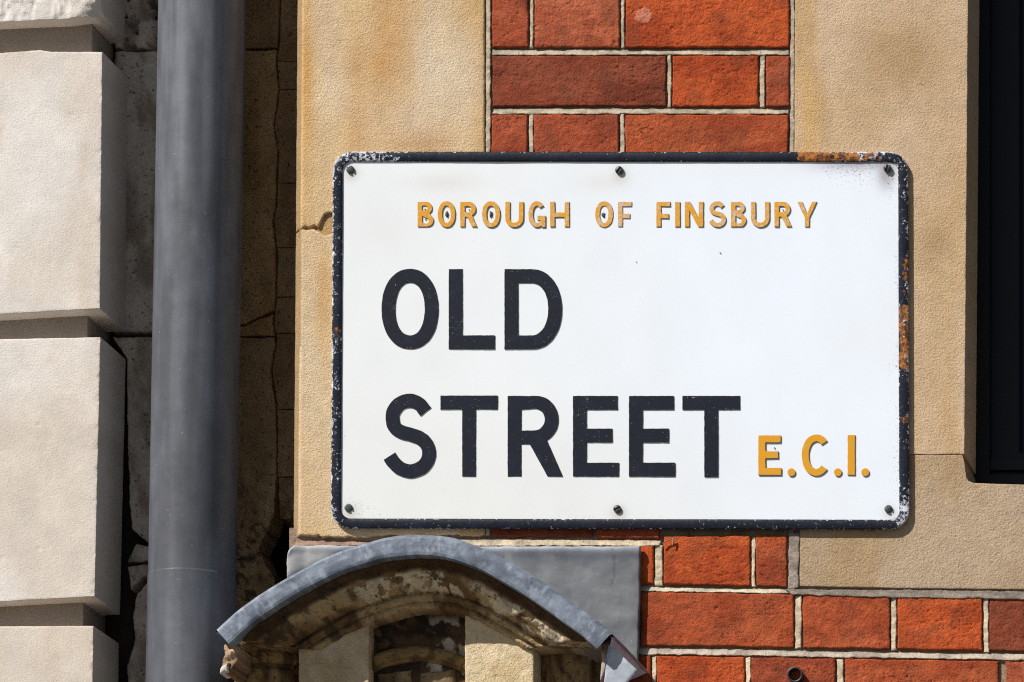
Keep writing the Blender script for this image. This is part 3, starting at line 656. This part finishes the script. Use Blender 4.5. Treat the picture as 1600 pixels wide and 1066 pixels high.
def glyph(ch, x0, x1, y0, y1, w):
    ym, xm = (y0 + y1) / 2, (x0 + x1) / 2; wd, ht = x1 - x0, y1 - y0
    if ch == 'O': return [arc(xm, ym, wd / 2, ht / 2, 0, 360, 72, 2.15)[:-1], arc(xm, ym, wd / 2 - w, ht / 2 - w, 0, 360, 60, 2.15)[:-1]]
    if ch == 'I': return [rect(x0, y0, x1, y1)]
    if ch == 'H': yb = ym + w * 0.1; return [[(x0, y0), (x0 + w, y0), (x0 + w, yb - w / 2), (x1 - w, yb - w / 2), (x1 - w, y0), (x1, y0), (x1, y1), (x1 - w, y1), (x1 - w, yb + w / 2), (x0 + w, yb + w / 2), (x0 + w, y1), (x0, y1)]]
    if ch == 'F': ya = ym - w * 0.1; xb = x1 - wd * 0.12; return [[(x0, y0), (x1, y0), (x1, y0 + w), (x0 + w, y0 + w), (x0 + w, ya), (xb, ya), (xb, ya + w), (x0 + w, ya + w), (x0 + w, y1), (x0, y1)]]
    if ch == 'E': ya = ym - w * 0.55; xb = x1 - wd * 0.14; return [[(x0, y0), (x1 - wd * .03, y0), (x1 - wd * .03, y0 + w), (x0 + w, y0 + w), (x0 + w, ya), (xb, ya), (xb, ya + w), (x0 + w, ya + w), (x0 + w, y1 - w), (x1, y1 - w), (x1, y1), (x0, y1)]]
    if ch == 'L': return [[(x0, y0), (x0 + w, y0), (x0 + w, y1 - w), (x1, y1 - w), (x1, y1), (x0, y1)]]
    if ch == 'T': return [[(x0, y0), (x1, y0), (x1, y0 + w), (xm + w / 2, y0 + w), (xm + w / 2, y1), (xm - w / 2, y1), (xm - w / 2, y0 + w), (x0, y0 + w)]]
    if ch == 'N': k = w * 1.15; return [[(x0, y0), (x0 + k, y0), (x1 - w, y1 - k * 1.6), (x1 - w, y0), (x1, y0), (x1, y1), (x1 - k, y1), (x0 + w, y0 + k * 1.6), (x0 + w, y1), (x0, y1)]]
    if ch == 'Y': k = w * 1.1; return [[(x0, y0), (x0 + k, y0), (xm, ym - 1), (x1 - k, y0), (x1, y0), (xm + w / 2, ym + w * 0.75), (xm + w / 2, y1), (xm - w / 2, y1), (xm - w / 2, ym + w * 0.75)]]
    if ch == 'U':
        r = wd / 2; return [[(x0, y0), (x0 + w, y0)] + arc(xm, y1 - r, r - w, r - w, 180, 360, 20) + [(x1 - w, y0), (x1, y0)] + arc(xm, y1 - r, r, r, 360, 180, 26)]
    if ch == 'D':
        rx = wd * 0.52; xs = x1 - rx; rxi = rx - w * 0.95
        return [[(x0, y0)] + arc(xs, ym, rx, ht / 2, 90, -90, 36, 2.1) + [(x0, y1)], [(x0 + w, y0 + w)] + arc(x1 - w - rxi, ym, rxi, ht / 2 - w, 90, -90, 30, 2.1) + [(x0 + w, y1 - w)]]
    if ch == 'R':
        bh = ht * 0.585; ry = bh / 2; cy_ = y0 + ry; xr_ = x1 - wd * 0.08; xs = xr_ - ry * 0.92; iy = ry - w * 0.92
        a = arc(xs, cy_, ry * 0.92, ry, 90, -62, 26)
        return [[(x0, y0)] + a + [(x1, y1), (x1 - w * 1.12, y1), (x0 + wd * 0.40, y0 + bh + w * 0.1), (x0 + w, y0 + bh + w * 0.1), (x0 + w, y1), (x0, y1)],
                [(x0 + w, y0 + w)] + arc(xr_ - w - iy * 0.95, cy_, iy * 0.95, iy, 90, -90, 20) + [(x0 + w, y0 + 2 * ry - w * 0.9)]]
    if ch == 'B':
        b1 = ht * 0.49; r1 = b1 / 2; r2 = (ht - b1) / 2; xa = x1 - wd * 0.09; o = [(x0, y0)] + arc(xa - r1, y0 + r1, r1, r1, 90, -55, 18) + arc(x1 - r2, y1 - r2, r2, r2, 55, -90, 18) + [(x0, y1)]
        h1 = [(x0 + w, y0 + w * .85)] + arc(xa - w - (r1 - w * .72), y0 + r1, r1 - w * .72, r1 - w * .85, 90, -90, 14) + [(x0 + w, y0 + b1 - w * .85 + .4)]
        h2 = [(x0 + w, y0 + b1 + w * .42)] + arc(x1 - w - (r2 - w * .72), y1 - r2 + w * .05, r2 - w * .72, r2 - w * .75, 90, -90, 14) + [(x0 + w, y1 - w * .85)]
        return [o, h1, h2]
    if ch == 'S': return [stroke(s_line(x0, x1, y0, y1, w), w)]
    if ch == 'C': return [stroke(arc(xm + wd * 0.06, ym, wd * 0.5 - w / 2 + wd * 0.04, ht / 2 - w / 2, 44, 316, 48, 2.1), w)]
    if ch == 'G':
        A = arc(xm, ym, wd / 2 - w / 2, ht / 2 - w / 2, 42, 300, 44, 2.1)
        pl = stroke(A, w); n = len(A); o1, o2 = pl[:n], pl[n:]
        in_first = abs(o1[n // 2][0] - x0) > abs(o2[n // 2][0] - x0)
        if not in_first: o1, o2 = o2[::-1], o1[::-1]
        # o1 = inner side running terminal -> tail, o2 = outer side running tail -> terminal
        return [list(o1) + [(x1 - w, ym + w * 1.25), (xm + w * .1, ym + w * 1.25), (xm + w * .1, ym + w * .3), (x1, ym + w * .3), (x1, y1), (x1 - w * .8, y1)] + list(o2)]
    if ch == '.': return [arc(xm, ym, wd / 2, ht / 2, 0, 360, 28)[:-1]]
def letter(ch, x0, x1, y0, y1, w, mat, raise_, bev, lab, wear=0.5):
    cu = bpy.data.curves.new('letter', 'CURVE'); cu.dimensions = '2D'; cu.fill_mode = 'BOTH'; cu.extrude = raise_ / 2 - bev; cu.bevel_depth = bev; cu.bevel_resolution = 1; cu.offset = -bev
    rs = np.random.RandomState(int(x0 * 7 + y0))
    for ol in glyph(ch, x0, x1, y0, y1, w):
        pts = []
        for p, q in zip(ol, ol[1:] + ol[:1]):                                     # hand-cut: slightly uneven edges
            L_ = math.hypot(q[0] - p[0], q[1] - p[1]); k = max(1, int(L_ / 3))
            for j in range(k):
                a_, c_ = p[0] + (q[0] - p[0]) * j / k, p[1] + (q[1] - p[1]) * j / k
                pts.append((a_ + 0.5 * (float(vn(np.array(a_ / 4), np.array(c_ / 4), 3)) - .5), c_ + 0.5 * (float(vn(np.array(a_ / 4), np.array(c_ / 4), 4)) - .5)))
        sp = cu.splines.new('POLY'); sp.points.add(len(pts) - 1); sp.use_cyclic_u = True
        for i_, (u, v) in enumerate(pts):
            X, _, Z = W(u, v, YP - 0.001); sp.points[i_].co = (X, Z, 0, 1)
    to = bpy.data.objects.new('tmp', cu); COL.objects.link(to)
    dg = bpy.context.evaluated_depsgraph_get(); me = bpy.data.meshes.new_from_object(to.evaluated_get(dg)); bpy.data.objects.remove(to); bpy.data.curves.remove(cu)
    n = len(me.vertices); a = np.empty(n * 3); me.vertices.foreach_get('co', a); a = a.reshape(-1, 3)
    a = np.stack([a[:, 0], YP + 0.0004 - a[:, 2] - raise_ / 2, a[:, 1]], 1); me.vertices.foreach_set('co', a.ravel()); me.update()
    me.name = 'letter'; me.materials.clear(); me.materials.append(mat)
    o = link('full_stop' if ch == '.' else 'letter', me, sign); o['label'] = lab; o.color = (wear, wear, wear, 1)
for ch, x0, x1, y0, y1 in (('O', 596, 685, 420, 545.5), ('L', 701, 773, 420.5, 545.5), ('D', 788, 878, 420.5, 545.5), ('S', 597, 681, 615, 747), ('T', 688, 777.5, 618, 744.5),
                           ('R', 793, 879.5, 618.5, 744.5), ('E', 895, 967, 618.5, 744.5), ('E', 982.5, 1055, 618.5, 744.5), ('T', 1066, 1156, 618.5, 745)):
    letter(ch, x0, x1, y0, y1, 21.6, M_LB, 0.0016, 0.00055, 'black raised letter ' + ch)
yt, yb_ = 315.5, 354.5
for ch, x0, x1, wr_ in (('B', 652.5, 677.5, .6), ('O', 684, 711.5, .5), ('R', 719, 745.5, .6), ('O', 753, 781.5, .8), ('U', 789.5, 818, .5), ('G', 825.5, 852.5, .9), ('H', 859.5, 889.5, .8), ('O', 930, 958, .9), ('F', 965.5, 987, 1.25),
                        ('F', 1025.5, 1047.5, .8), ('I', 1054.8, 1062.6, .7), ('N', 1070, 1099, .6), ('S', 1106.8, 1134.5, 1.0), ('B', 1142, 1166, 1.0), ('U', 1173.3, 1202.5, .9), ('R', 1210, 1237, .7), ('Y', 1245.7, 1276.5, .9)):
    letter(ch, x0, x1, yt - (1 if ch in 'OSG' else 0), yb_ + (1 if ch in 'OSGU' else 0), 7.3, M_LY, 0.0017, 0.0003, 'small yellow raised letter ' + ch, wr_)
for ch, x0, x1, y0, y1 in (('E', 1185, 1221, 680.5, 742.5), ('C', 1252, 1294, 679, 744), ('I', 1324.5, 1336, 680, 742.5)):
    letter(ch, x0, x1, y0, y1, 11.2, M_LY, 0.0020, 0.0003, 'yellow raised letter ' + ch, 0.05)
for cx_ in (1236.7, 1309.3, 1352): letter('.', cx_ - 6.2, cx_ + 6.2, 732, 744.5, 5, M_LY, 0.0020, 0.0003, 'yellow raised full stop', 0.05)
# small bared flecks inside the round yellow letters and around the plate
def fleck(u, v, ru_, rv_, seed):
    rs = np.random.RandomState(seed); n = 14; A = np.linspace(0, 2 * math.pi, n)
    k = rs.uniform(0.6, 1.25, n); k[-1] = k[0]
    X, _, Z = W(u + ru_ * k * np.cos(A), v + rv_ * k * np.sin(A), YP - 0.0011); X0, _, Z0 = W(np.full(n, u), np.full(n, v), YP - 0.0013)
    b = Buf(); b.grid(np.stack([np.stack([X0, np.full(n, YP - 0.0013), Z0], -1), np.stack([X, np.full(n, YP - 0.0012), Z], -1), np.stack([X, np.full(n, YP), Z], -1)]), C(92, 84, 80), flip=False); b.build('enamel_chip', M_CHIPM, sign)
for i, (u, v, a, c) in enumerate(((698, 335, 2.8, 5), (767, 335, 2.4, 5), (942.5, 336, 2.8, 4.8), (664, 327, 1, 1), (665, 343, 1, 1), (733, 328, 1, 1), (1210, 700, .8, 1.1), (1223, 328, .9, .9), (1125, 395, .9, .5), (994, 409, .7, .5))):
    fleck(u, v, a, c, 500 + i)
# screws
def screw(u, v, h, rot):
    nA = 28; A = np.linspace(0, 2 * math.pi, nA + 1); c = np.array(W(u, v, YP)); r = 0.0050
    prof = [(r * 0.98, 0), (r, h * 0.45), (r * 0.93, h * 0.72), (r * 0.7, h * 0.92), (r * 0.35, h), (0, h)]
    P = []
    for rr_, hh in prof:
        x, z = rr_ * np.cos(A), rr_ * np.sin(A); d = np.abs(x * math.sin(rot) - z * math.cos(rot))
        y = -hh + np.where((d < r * 0.2) & (hh > h * 0.5), h * 0.45, 0); P.append(np.stack([c[0] + x, c[1] + 0.0003 + y, c[2] + z], -1))
    # finer radial rings so that the slot is cut cleanly
    R_ = np.linspace(1, 0, 14); P = []
    for q in np.concatenate([[1.0], R_]):
        hh = 0 if len(P) == 0 else h * (0.55 + 0.45 * math.sqrt(max(0, 1 - q * q)))
        x, z = r * q * np.cos(A), r * q * np.sin(A); d = np.abs(x * math.sin(rot) - z * math.cos(rot))
        P.append(np.stack([c[0] + x, c[1] + 0.0003 - hh + np.where((d < r * 0.2) & (len(P) > 0), h * 0.45, 0), c[2] + z], -1))
    b = Buf(); b.grid(np.stack(P), C(66, 76, 72)); b.build('screw', M_SCREW, sign)
for u, v, h, rt in ((548, 266, 0.0042, 2.2), (968, 267, 0.0048, 0.9), (1387, 264, 0.0062, 1.2), (545, 794, 0.0034, 2.3), (965, 796, 0.0044, 0.5), (1388.5, 796, 0.004, 2.4)): screw(u, v, h, rt)

# ------------------------------------------------------------------ stone hood with its lead cover
hood = thing('stone_hood', 'arched weathered stone hood capped with grey lead, jutting out under the street nameplate', 'hood', W(650, 1400, -0.05))
YH = -0.20
arcp = spline([(339, 984), (385, 944), (450, 902), (510, 871), (560, 853), (600, 842.5), (640, 838), (680, 838.5), (720, 846), (770, 866), (830, 900), (880, 934), (925, 966), (955, 992)], 40)
ax, _, az_ = W(arcp[:, 0], arcp[:, 1], YH)
tx, tz = np.gradient(ax), np.gradient(az_); tl = np.hypot(tx, tz); nx, nz = -tz / tl, tx / tl       # outward (up)
arc_s = np.concatenate([[0], np.cumsum(np.hypot(np.diff(ax), np.diff(az_)))])
def sweep(prof, amp=0.0, fr=60, seed=1, fine=3, trim=None, cols=None):
    pr = np.array(prof, float); pi = np.linspace(0, len(pr) - 1, (len(pr) - 1) * fine + 1); k = np.arange(len(pr))
    pn, py = np.interp(pi, k, pr[:, 0]), np.interp(pi, k, pr[:, 1])
    P = np.stack([ax[None] + nx[None] * pn[:, None], np.broadcast_to(py[:, None], (len(pn), len(ax))).copy(), az_[None] + nz[None] * pn[:, None]], -1)
    if amp:
        A = arc_s[None] + 0 * pn[:, None]; Q = np.cumsum(np.concatenate([[0], np.hypot(np.diff(pn), np.diff(py))]))[:, None] + 0 * A
        d = amp * 2 * (fbm(A * fr, Q * fr, seed, 4) - 0.5)
        P[..., 1] += d; P[..., 2] += d * 0.7
    return P, arc_s[None] + 0 * pn[:, None], pn[:, None] + 0 * arc_s[None]
# lead
lp = [(0.001, 0.0), (0.002, -0.10), (0.002, -0.185), (0.0015, -0.1965), (-0.0005, -0.2020), (-0.0030, -0.2042), (-0.012, -0.2050), (-0.0205, -0.2050), (-0.0238, -0.2042), (-0.0250, -0.2010), (-0.0245, -0.186)]
P, A, Q = sweep(lp, 0.0010, 60, 8, fine=7)
lumps = 0.0016 * (fbm(A * 16, Q * 30, 91, 3) - 0.5); P[..., 2] += lumps
k1 = fbm(A * 60, Q * 90, 31, 5, 0.65); k2 = fbm(A * 18, Q * 40, 33, 4); k3 = fbm(A * 130, Q * 60, 35, 4, 0.65)
col = mix(C(106, 114, 127), C(130, 139, 152), smooth(0.35, 0.65, k1)); col = mix(col, C(86, 93, 107), smooth(0.45, 0.7, k2) * 0.8); col = mix(col, C(170, 179, 190), smooth(0.55, 0.75, k3) * 0.4)
b = Buf(); b.grid(P, col)
LEADEND = P[:22, -1].copy()
for e in (0, -1):                                                       # the sheet is turned down a little at its ends
    R0 = P[:22, e]; R1 = R0.copy(); R1[:, 2] -= 0.0035; R1[:, 0] += 0.002 * (1 if e else -1); R2 = R1.copy(); R2[:, 0] -= 0.006 * (1 if e else -1); R2[:, 2] += 0.001
    b.grid(np.stack([R0, R1, R2]), C(150, 156, 166), flip=(e == 0))
b.build('lead_capping', M_LEAD, hood)
# stone moulding beneath
mp = [(-0.0235, -0.190), (-0.0265, -0.189), (-0.0275, -0.184), (-0.0300, -0.182), (-0.0330, -0.181), (-0.040, -0.178), (-0.047, -0.172), (-0.052, -0.163), (-0.0545, -0.153), (-0.0555, -0.1475), (-0.0575, -0.149), (-0.0605, -0.1505), (-0.0640, -0.1495),
      (-0.0655, -0.146), (-0.0660, -0.142), (-0.0680, -0.143), (-0.0710, -0.1435), (-0.0735, -0.141), (-0.0745, -0.136), (-0.0750, -0.07)]
P, A, Q = sweep(mp, 0.0022, 95, 41, fine=7)
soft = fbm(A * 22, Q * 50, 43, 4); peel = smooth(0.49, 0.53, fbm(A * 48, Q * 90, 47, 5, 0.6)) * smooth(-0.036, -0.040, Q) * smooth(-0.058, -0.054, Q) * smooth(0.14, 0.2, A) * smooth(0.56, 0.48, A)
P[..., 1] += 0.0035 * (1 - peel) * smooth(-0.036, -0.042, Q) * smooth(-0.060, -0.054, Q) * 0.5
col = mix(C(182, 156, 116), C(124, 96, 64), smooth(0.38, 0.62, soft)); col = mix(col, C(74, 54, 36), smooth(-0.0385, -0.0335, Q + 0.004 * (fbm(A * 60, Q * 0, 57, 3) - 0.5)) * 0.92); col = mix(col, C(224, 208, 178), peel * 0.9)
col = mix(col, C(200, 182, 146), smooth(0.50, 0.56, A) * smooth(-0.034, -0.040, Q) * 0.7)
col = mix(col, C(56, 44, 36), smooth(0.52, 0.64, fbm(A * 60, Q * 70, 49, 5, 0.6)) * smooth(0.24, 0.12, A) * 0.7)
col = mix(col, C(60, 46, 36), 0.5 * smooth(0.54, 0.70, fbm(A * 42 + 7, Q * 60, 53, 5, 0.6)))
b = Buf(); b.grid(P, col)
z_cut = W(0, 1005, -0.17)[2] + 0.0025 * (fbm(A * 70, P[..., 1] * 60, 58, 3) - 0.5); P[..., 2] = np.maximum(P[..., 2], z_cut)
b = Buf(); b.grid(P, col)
R0 = P[:, -1]; b.grid(np.stack([R0, np.stack([R0[:, 0] - 0.004, np.full(len(R0), -0.02), R0[:, 2] - 0.01], 1)]), C(150, 132, 116), flip=True)
for e in (0, -1):
    R0 = P[:, e]; cen = np.array([R0[:, 0].mean(), -0.05, R0[:, 2].mean() + 0.01]); b.grid(np.stack([R0, R0 * 0.5 + cen * 0.5, np.repeat(cen[None], len(R0), 0)]), C(120, 96, 76), flip=(e == 0))
b.build('arch_moulding', M_OLD, hood)
def arch_v(u, off):       # photo v of a line parallel to the arch, off px below its outer edge
    i = np.argsort(arcp[:, 0]); return np.interp(u, arcp[i, 0], arcp[i, 1]) + off
# pilasters
def pil_t(seed, a_, b_):
    def f(u, v):
        a = fbm(u / 40 + seed, v / 50, seed, 4); g = fbm(u / 9, v / 9, seed + 4, 3)
        return mix(C(*a_), C(*b_), smooth(0.35, 0.7, a)) * (0.88 + 0.24 * g)[..., None]
    return f
YPI = -0.137
for u0, u1, sd, ca, cb in ((466, 576, 61, (220, 198, 164), (200, 174, 136)), (726, 834, 62, (226, 204, 166), (214, 188, 146))):
    b = Buf(); us = np.linspace(u0, u1, 12)
    off = 96 if u0 < 600 else 92
    T = [(float(u), float(arch_v(u + (6 if u0 > 600 else 2), off) - 18 + (0 if u0 > 600 else 2))) for u in us]
    patch(b, T, [(u0, 1500), (u1, 1500)], Y=YPI, depth=0.075, res=0.002, rnd=0.0022, relief=0.001, rfreq=140, edge=0.0009, tint=pil_t(sd, ca, cb), seed=sd)
    b.build('pilaster', M_SAND, hood)
# recessed panel, inner arch and lower niche between the pilasters
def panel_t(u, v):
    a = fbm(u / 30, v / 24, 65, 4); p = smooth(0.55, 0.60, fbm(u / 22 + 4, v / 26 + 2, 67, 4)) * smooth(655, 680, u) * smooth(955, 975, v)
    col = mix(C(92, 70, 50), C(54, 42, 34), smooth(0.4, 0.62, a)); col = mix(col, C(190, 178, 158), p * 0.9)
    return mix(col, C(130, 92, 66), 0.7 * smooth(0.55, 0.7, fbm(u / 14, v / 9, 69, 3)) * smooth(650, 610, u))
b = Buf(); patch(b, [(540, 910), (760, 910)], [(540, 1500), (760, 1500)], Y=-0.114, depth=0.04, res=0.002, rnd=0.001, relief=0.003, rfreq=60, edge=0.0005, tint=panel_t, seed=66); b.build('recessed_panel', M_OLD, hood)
ia = spline([(556, 1046), (585, 1026), (620, 1015), (655, 1012), (690, 1017), (722, 1028), (748, 1044)], 10)
iX, _, iZ = W(ia[:, 0], ia[:, 1], -0.122); gx, gz = np.gradient(iX), np.gradient(iZ); gl = np.hypot(gx, gz); ix_, iz_ = -gz / gl, gx / gl
pr = np.array([(0.004, -0.108), (0.003, -0.118), (-0.001, -0.122), (-0.008, -0.123), (-0.011, -0.121), (-0.0125, -0.117), (-0.0150, -0.1165), (-0.016, -0.112), (-0.016, -0.10)])
pf_ = np.linspace(0, len(pr) - 1, 33); pn, py = np.interp(pf_, np.arange(len(pr)), pr[:, 0]), np.interp(pf_, np.arange(len(pr)), pr[:, 1])
P = np.stack([iX[None] + ix_[None] * pn[:, None], py[:, None] + 0 * iX[None], iZ[None] + iz_[None] * pn[:, None]], -1); P[..., 1] += 0.003 * (fbm(P[..., 0] * 90, P[..., 2] * 90, 4, 4) - 0.5)
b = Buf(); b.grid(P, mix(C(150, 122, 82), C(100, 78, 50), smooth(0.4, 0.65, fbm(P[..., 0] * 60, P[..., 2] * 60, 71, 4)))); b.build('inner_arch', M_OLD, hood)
for u0, u1, sd in ((590, 642, 72), (656, 712, 73)):
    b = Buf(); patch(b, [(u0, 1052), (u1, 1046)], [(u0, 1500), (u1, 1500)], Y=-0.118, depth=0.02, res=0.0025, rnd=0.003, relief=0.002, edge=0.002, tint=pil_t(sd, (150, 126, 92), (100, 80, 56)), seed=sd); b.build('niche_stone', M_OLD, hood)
# capitals at both springings: moulded bands turned round a vertical axis
def capital(u_c, v_top, r, prof, seed, ca, cb, yc, squash=1.0):
    c = np.array(W(u_c, v_top, yc)); A = np.linspace(math.radians(150), math.radians(400), 72); pr = np.array(prof, float)
    pi = np.linspace(0, len(pr) - 1, (len(pr) - 1) * 4 + 1); rz, hz = np.interp(pi, np.arange(len(pr)), pr[:, 0]), np.interp(pi, np.arange(len(pr)), pr[:, 1])
    AA, RR = np.meshgrid(A, r * rz); _, HH = np.meshgrid(A, hz)
    dd = 0.003 * (fbm(AA * 8, HH * 70, seed, 4) - 0.5) * 2
    P = np.stack([c[0] + (RR + dd) * np.cos(AA), c[1] + squash * (RR + dd) * np.sin(AA), c[2] - HH], -1)
    k = fbm(AA * 5, HH * 40, seed + 2, 4); k2 = fbm(AA * 14, HH * 160, seed + 5, 4)
    col = mix(C(*ca), C(*cb), smooth(0.38, 0.66, k)); col = mix(col, C(64, 48, 36), smooth(0.60, 0.74, k2) * 0.7)
    b = Buf(); b.grid(P, col); b.build('capital', M_OLD, hood)
capital(428, 1006, 0.046, [(0.7, -0.012), (1.0, -0.004), (1.05, 0.004), (1.02, 0.012), (0.95, 0.017), (0.98, 0.021), (0.99, 0.027), (0.93, 0.032), (0.80, 0.034), (0.82, 0.037), (0.98, 0.040), (1.02, 0.055), (0.98, 0.075), (0.8, 0.10), (0.7, 0.4)], 81, (168, 136, 90), (104, 78, 50), -0.088)
capital(893, 1004, 0.043, [(0.6, -0.010), (1.0, -0.003), (1.06, 0.004), (1.02, 0.008), (1.0, 0.030), (0.98, 0.06), (0.92, 0.09), (0.8, 0.12), (0.7, 0.4)], 83, (160, 130, 92), (100, 76, 52), -0.068)
# wall block behind the whole hood, and the broken left tip
b = Buf(); x0 = W(415, 1000, -0.1)[0]; x1 = W(890, 1000, -0.05)[0]
b.box(x0, x1, -0.072, 0.05, GZ, W(0, 985, -0.1)[2] - 0.0, C(70, 52, 38)); b.build('hood_core', M_OLD, hood, False)
b = Buf(); patch(b, [(350, 1006), (364, 1003), (372, 1012)], [(346, 1046), (352, 1054), (366, 1048)], Y=-0.185, depth=0.07, res=0.0015, rnd=0.004, relief=0.006, rfreq=120, edge=0.003, efreq=150, tint=pil_t(85, (190, 160, 130), (90, 66, 46)), seed=85); b.build('broken_tip', M_OLD, hood)
b = Buf(); patch(b, [(346, 1040), (356, 1034)], [(343, 1052), (354, 1050)], Y=-0.19, depth=0.03, res=0.0012, rnd=0.003, relief=0.002, edge=0.002, efreq=150, tint=C(226, 216, 206), seed=86); b.build('stone_flake', M_OLD, hood)
b = Buf(); patch(b, [(366, 1000), (378, 990)], [(368, 1004), (376, 998)], Y=-0.186, depth=0.02, res=0.0012, rnd=0.002, relief=0.002, edge=0.002, efreq=150, tint=C(220, 210, 196), seed=87); b.build('stone_flake', M_OLD, hood)
b = Buf(); patch(b, [(937, 1004), (955, 998)], [(932, 1120), (938, 1120)], [(937, 1004), (940, 1030), (932, 1120)], [(955, 998), (956, 1025), (948, 1050), (940, 1066), (938, 1120)], Y=-0.185, depth=0.02, res=0.002, rnd=0.006, relief=0.002, edge=0.0015, tint=pil_t(88, (170, 148, 136), (126, 100, 86)), seed=88); b.build('hood_end', M_OLD, hood)
# flashing sheet on the wall behind, with its turned edges
def flash_t(u, v):
    a = fbm(u / 60, v / 30, 95, 4); s_ = fbm(u / 9, v / 60, 96, 3); e = smooth(870, 853, v)
    col = mix(C(110, 111, 114), C(123, 124, 126), smooth(0.35, 0.65, a)); col = mix(col, C(92, 96, 106), 0.7 * np.exp(-((v - 872) / 9.0) ** 2) * smooth(0.35, 0.6, s_ + 0.1))
    col = mix(col, C(176, 182, 190), 0.75 * e); col = mix(col, C(184, 182, 180), smooth(600, 470, u) * 0.85)  # top lip tinted paler, as if catching the sun; left end light grey
    sc = np.abs(u - (958 + 0.02 * (v - 858) ** 1.35 * (v > 858) - 0.028 * np.clip(v - 885, 0, 99) ** 1.7)) < 1.3
    return mix(col, C(84, 84, 86), 0.6 * sc * (v > 855) * (v < 915))
def flash_p(u, v, s, t, X, Z):
    return 0.002 * (fbm(X * 14, Z * 20, 97, 3) - 0.5) - 0.002 * np.exp(-((t - 0.03) / 0.04) ** 2) - 0.005 * smooth(480, 452, u) + 0.004 * np.exp(-(((u - 560) + (v - 860) * 2.2) / 20.0) ** 2) * smooth(640, 560, u)
b = Buf(); patch(b, [(452, 862), (460, 853), (520, 852), (560, 853), (1000, 853.5)], [(450, 1010), (980, 1022), (996, 1041)], [(452, 862), (449, 880), (450, 1010)], [(1000, 853.5), (999, 940), (996, 1041)], Y=-0.010, depth=0.006, res=0.0025, rnd=0.002, relief=0.0006, rfreq=60, edge=0.0008, tint=flash_t, seed=94, prof=flash_p)
b.build('lead_flashing', M_LEAD, hood)
b = Buf(); top = LEADEND.copy(); top[:, 2] -= 0.0022; top[:, 0] -= 0.0015
fr_, bk_ = np.array(W(938, 1068, -0.185)), np.array(W(977, 1066, -0.010)); yy = np.clip((top[:, 1] - top[:, 1].min()) / np.ptp(top[:, 1]), 0, 1)[:, None]
low = fr_ * (1 - yy) + bk_ * yy; q = np.linspace(0, 1, 30)[:, None, None]
P = np.concatenate([top[None] * (1 - q) + low[None] * q, (low - np.array([0, 0, 0.06]))[None]]); P[..., 0] += 0.005 * (fbm(P[..., 1] * 40, P[..., 2] * 40, 98, 3) - 0.5) + 0.006 * np.sin(np.pi * np.clip((top[:, 1] + 0.2) / 0.2, 0, 1))[None] * np.linspace(0, 1, 31)[:, None] ** 0.7
b.grid(P, C(190, 208, 232), flip=True); b.build('lead_apron', M_LEAD, hood)
b = Buf(); patch(b, [(950, 1005), (970, 1022), (996, 1047)], [(938, 1120), (966, 1110)], [(950, 1005), (946, 1040), (938, 1120)], [(996, 1047), (977, 1068), (966, 1110)], Y=-0.190, depth=0.003, res=0.002, rnd=0.0015, relief=0.001, rfreq=50, edge=0.0006,
                 tint=lambda u, v: mix(C(170, 176, 184), C(196, 203, 212), fbm(u / 14, v / 14, 12, 4)), seed=99, prof=lambda u, v, s, t, X, Z: 0.002 * s * s + 0.001 * np.sin(t * 5)); b.build('lead_flap', M_LEAD, hood)

# ------------------------------------------------------------------ small things on the brickwork
tube = thing('overflow_pipe', 'short black pipe end sticking out of a red brick', 'pipe', W(1243, 1055, 0))
c = np.array(W(1243.5, 1056, -0.004)); A = np.linspace(0, 2 * math.pi, 41); b = Buf()
rows = [(0.0098, 0.03), (0.0098, -0.006), (0.0094, -0.0072), (0.0078, -0.0072), (0.0072, -0.006), (0.0072, 0.045), (0.0, 0.046)]
b.grid(np.stack([np.stack([c[0] + r * np.cos(A), c[1] + y + 0 * A, c[2] + r * np.sin(A)], -1) for r, y in rows]), (0.02, 0.02, 0.02), flip=False); b.build('pipe_wall', M_TUBE, tube)
nail = thing('bent_nail', 'thin bent metal nail lying against the brick under the nameplate', 'nail', W(1050, 845, 0))
pts = spline([(1034, 850), (1042, 845.5), (1049, 842.5), (1052, 842), (1051.5, 848), (1051, 852)], 8); b = Buf(); A = np.linspace(0, 2 * math.pi, 9)
X, _, Z = W(pts[:, 0], pts[:, 1], -0.005); b.grid(np.stack([np.stack([x + 0.0011 * np.cos(A), -0.005 + 0.0011 * np.sin(A), z + 0.0011 * np.cos(A)], -1) for x, z in zip(X, Z)]), (0.3, 0.3, 0.3)); b.build('nail_wire', M_STEEL, nail)
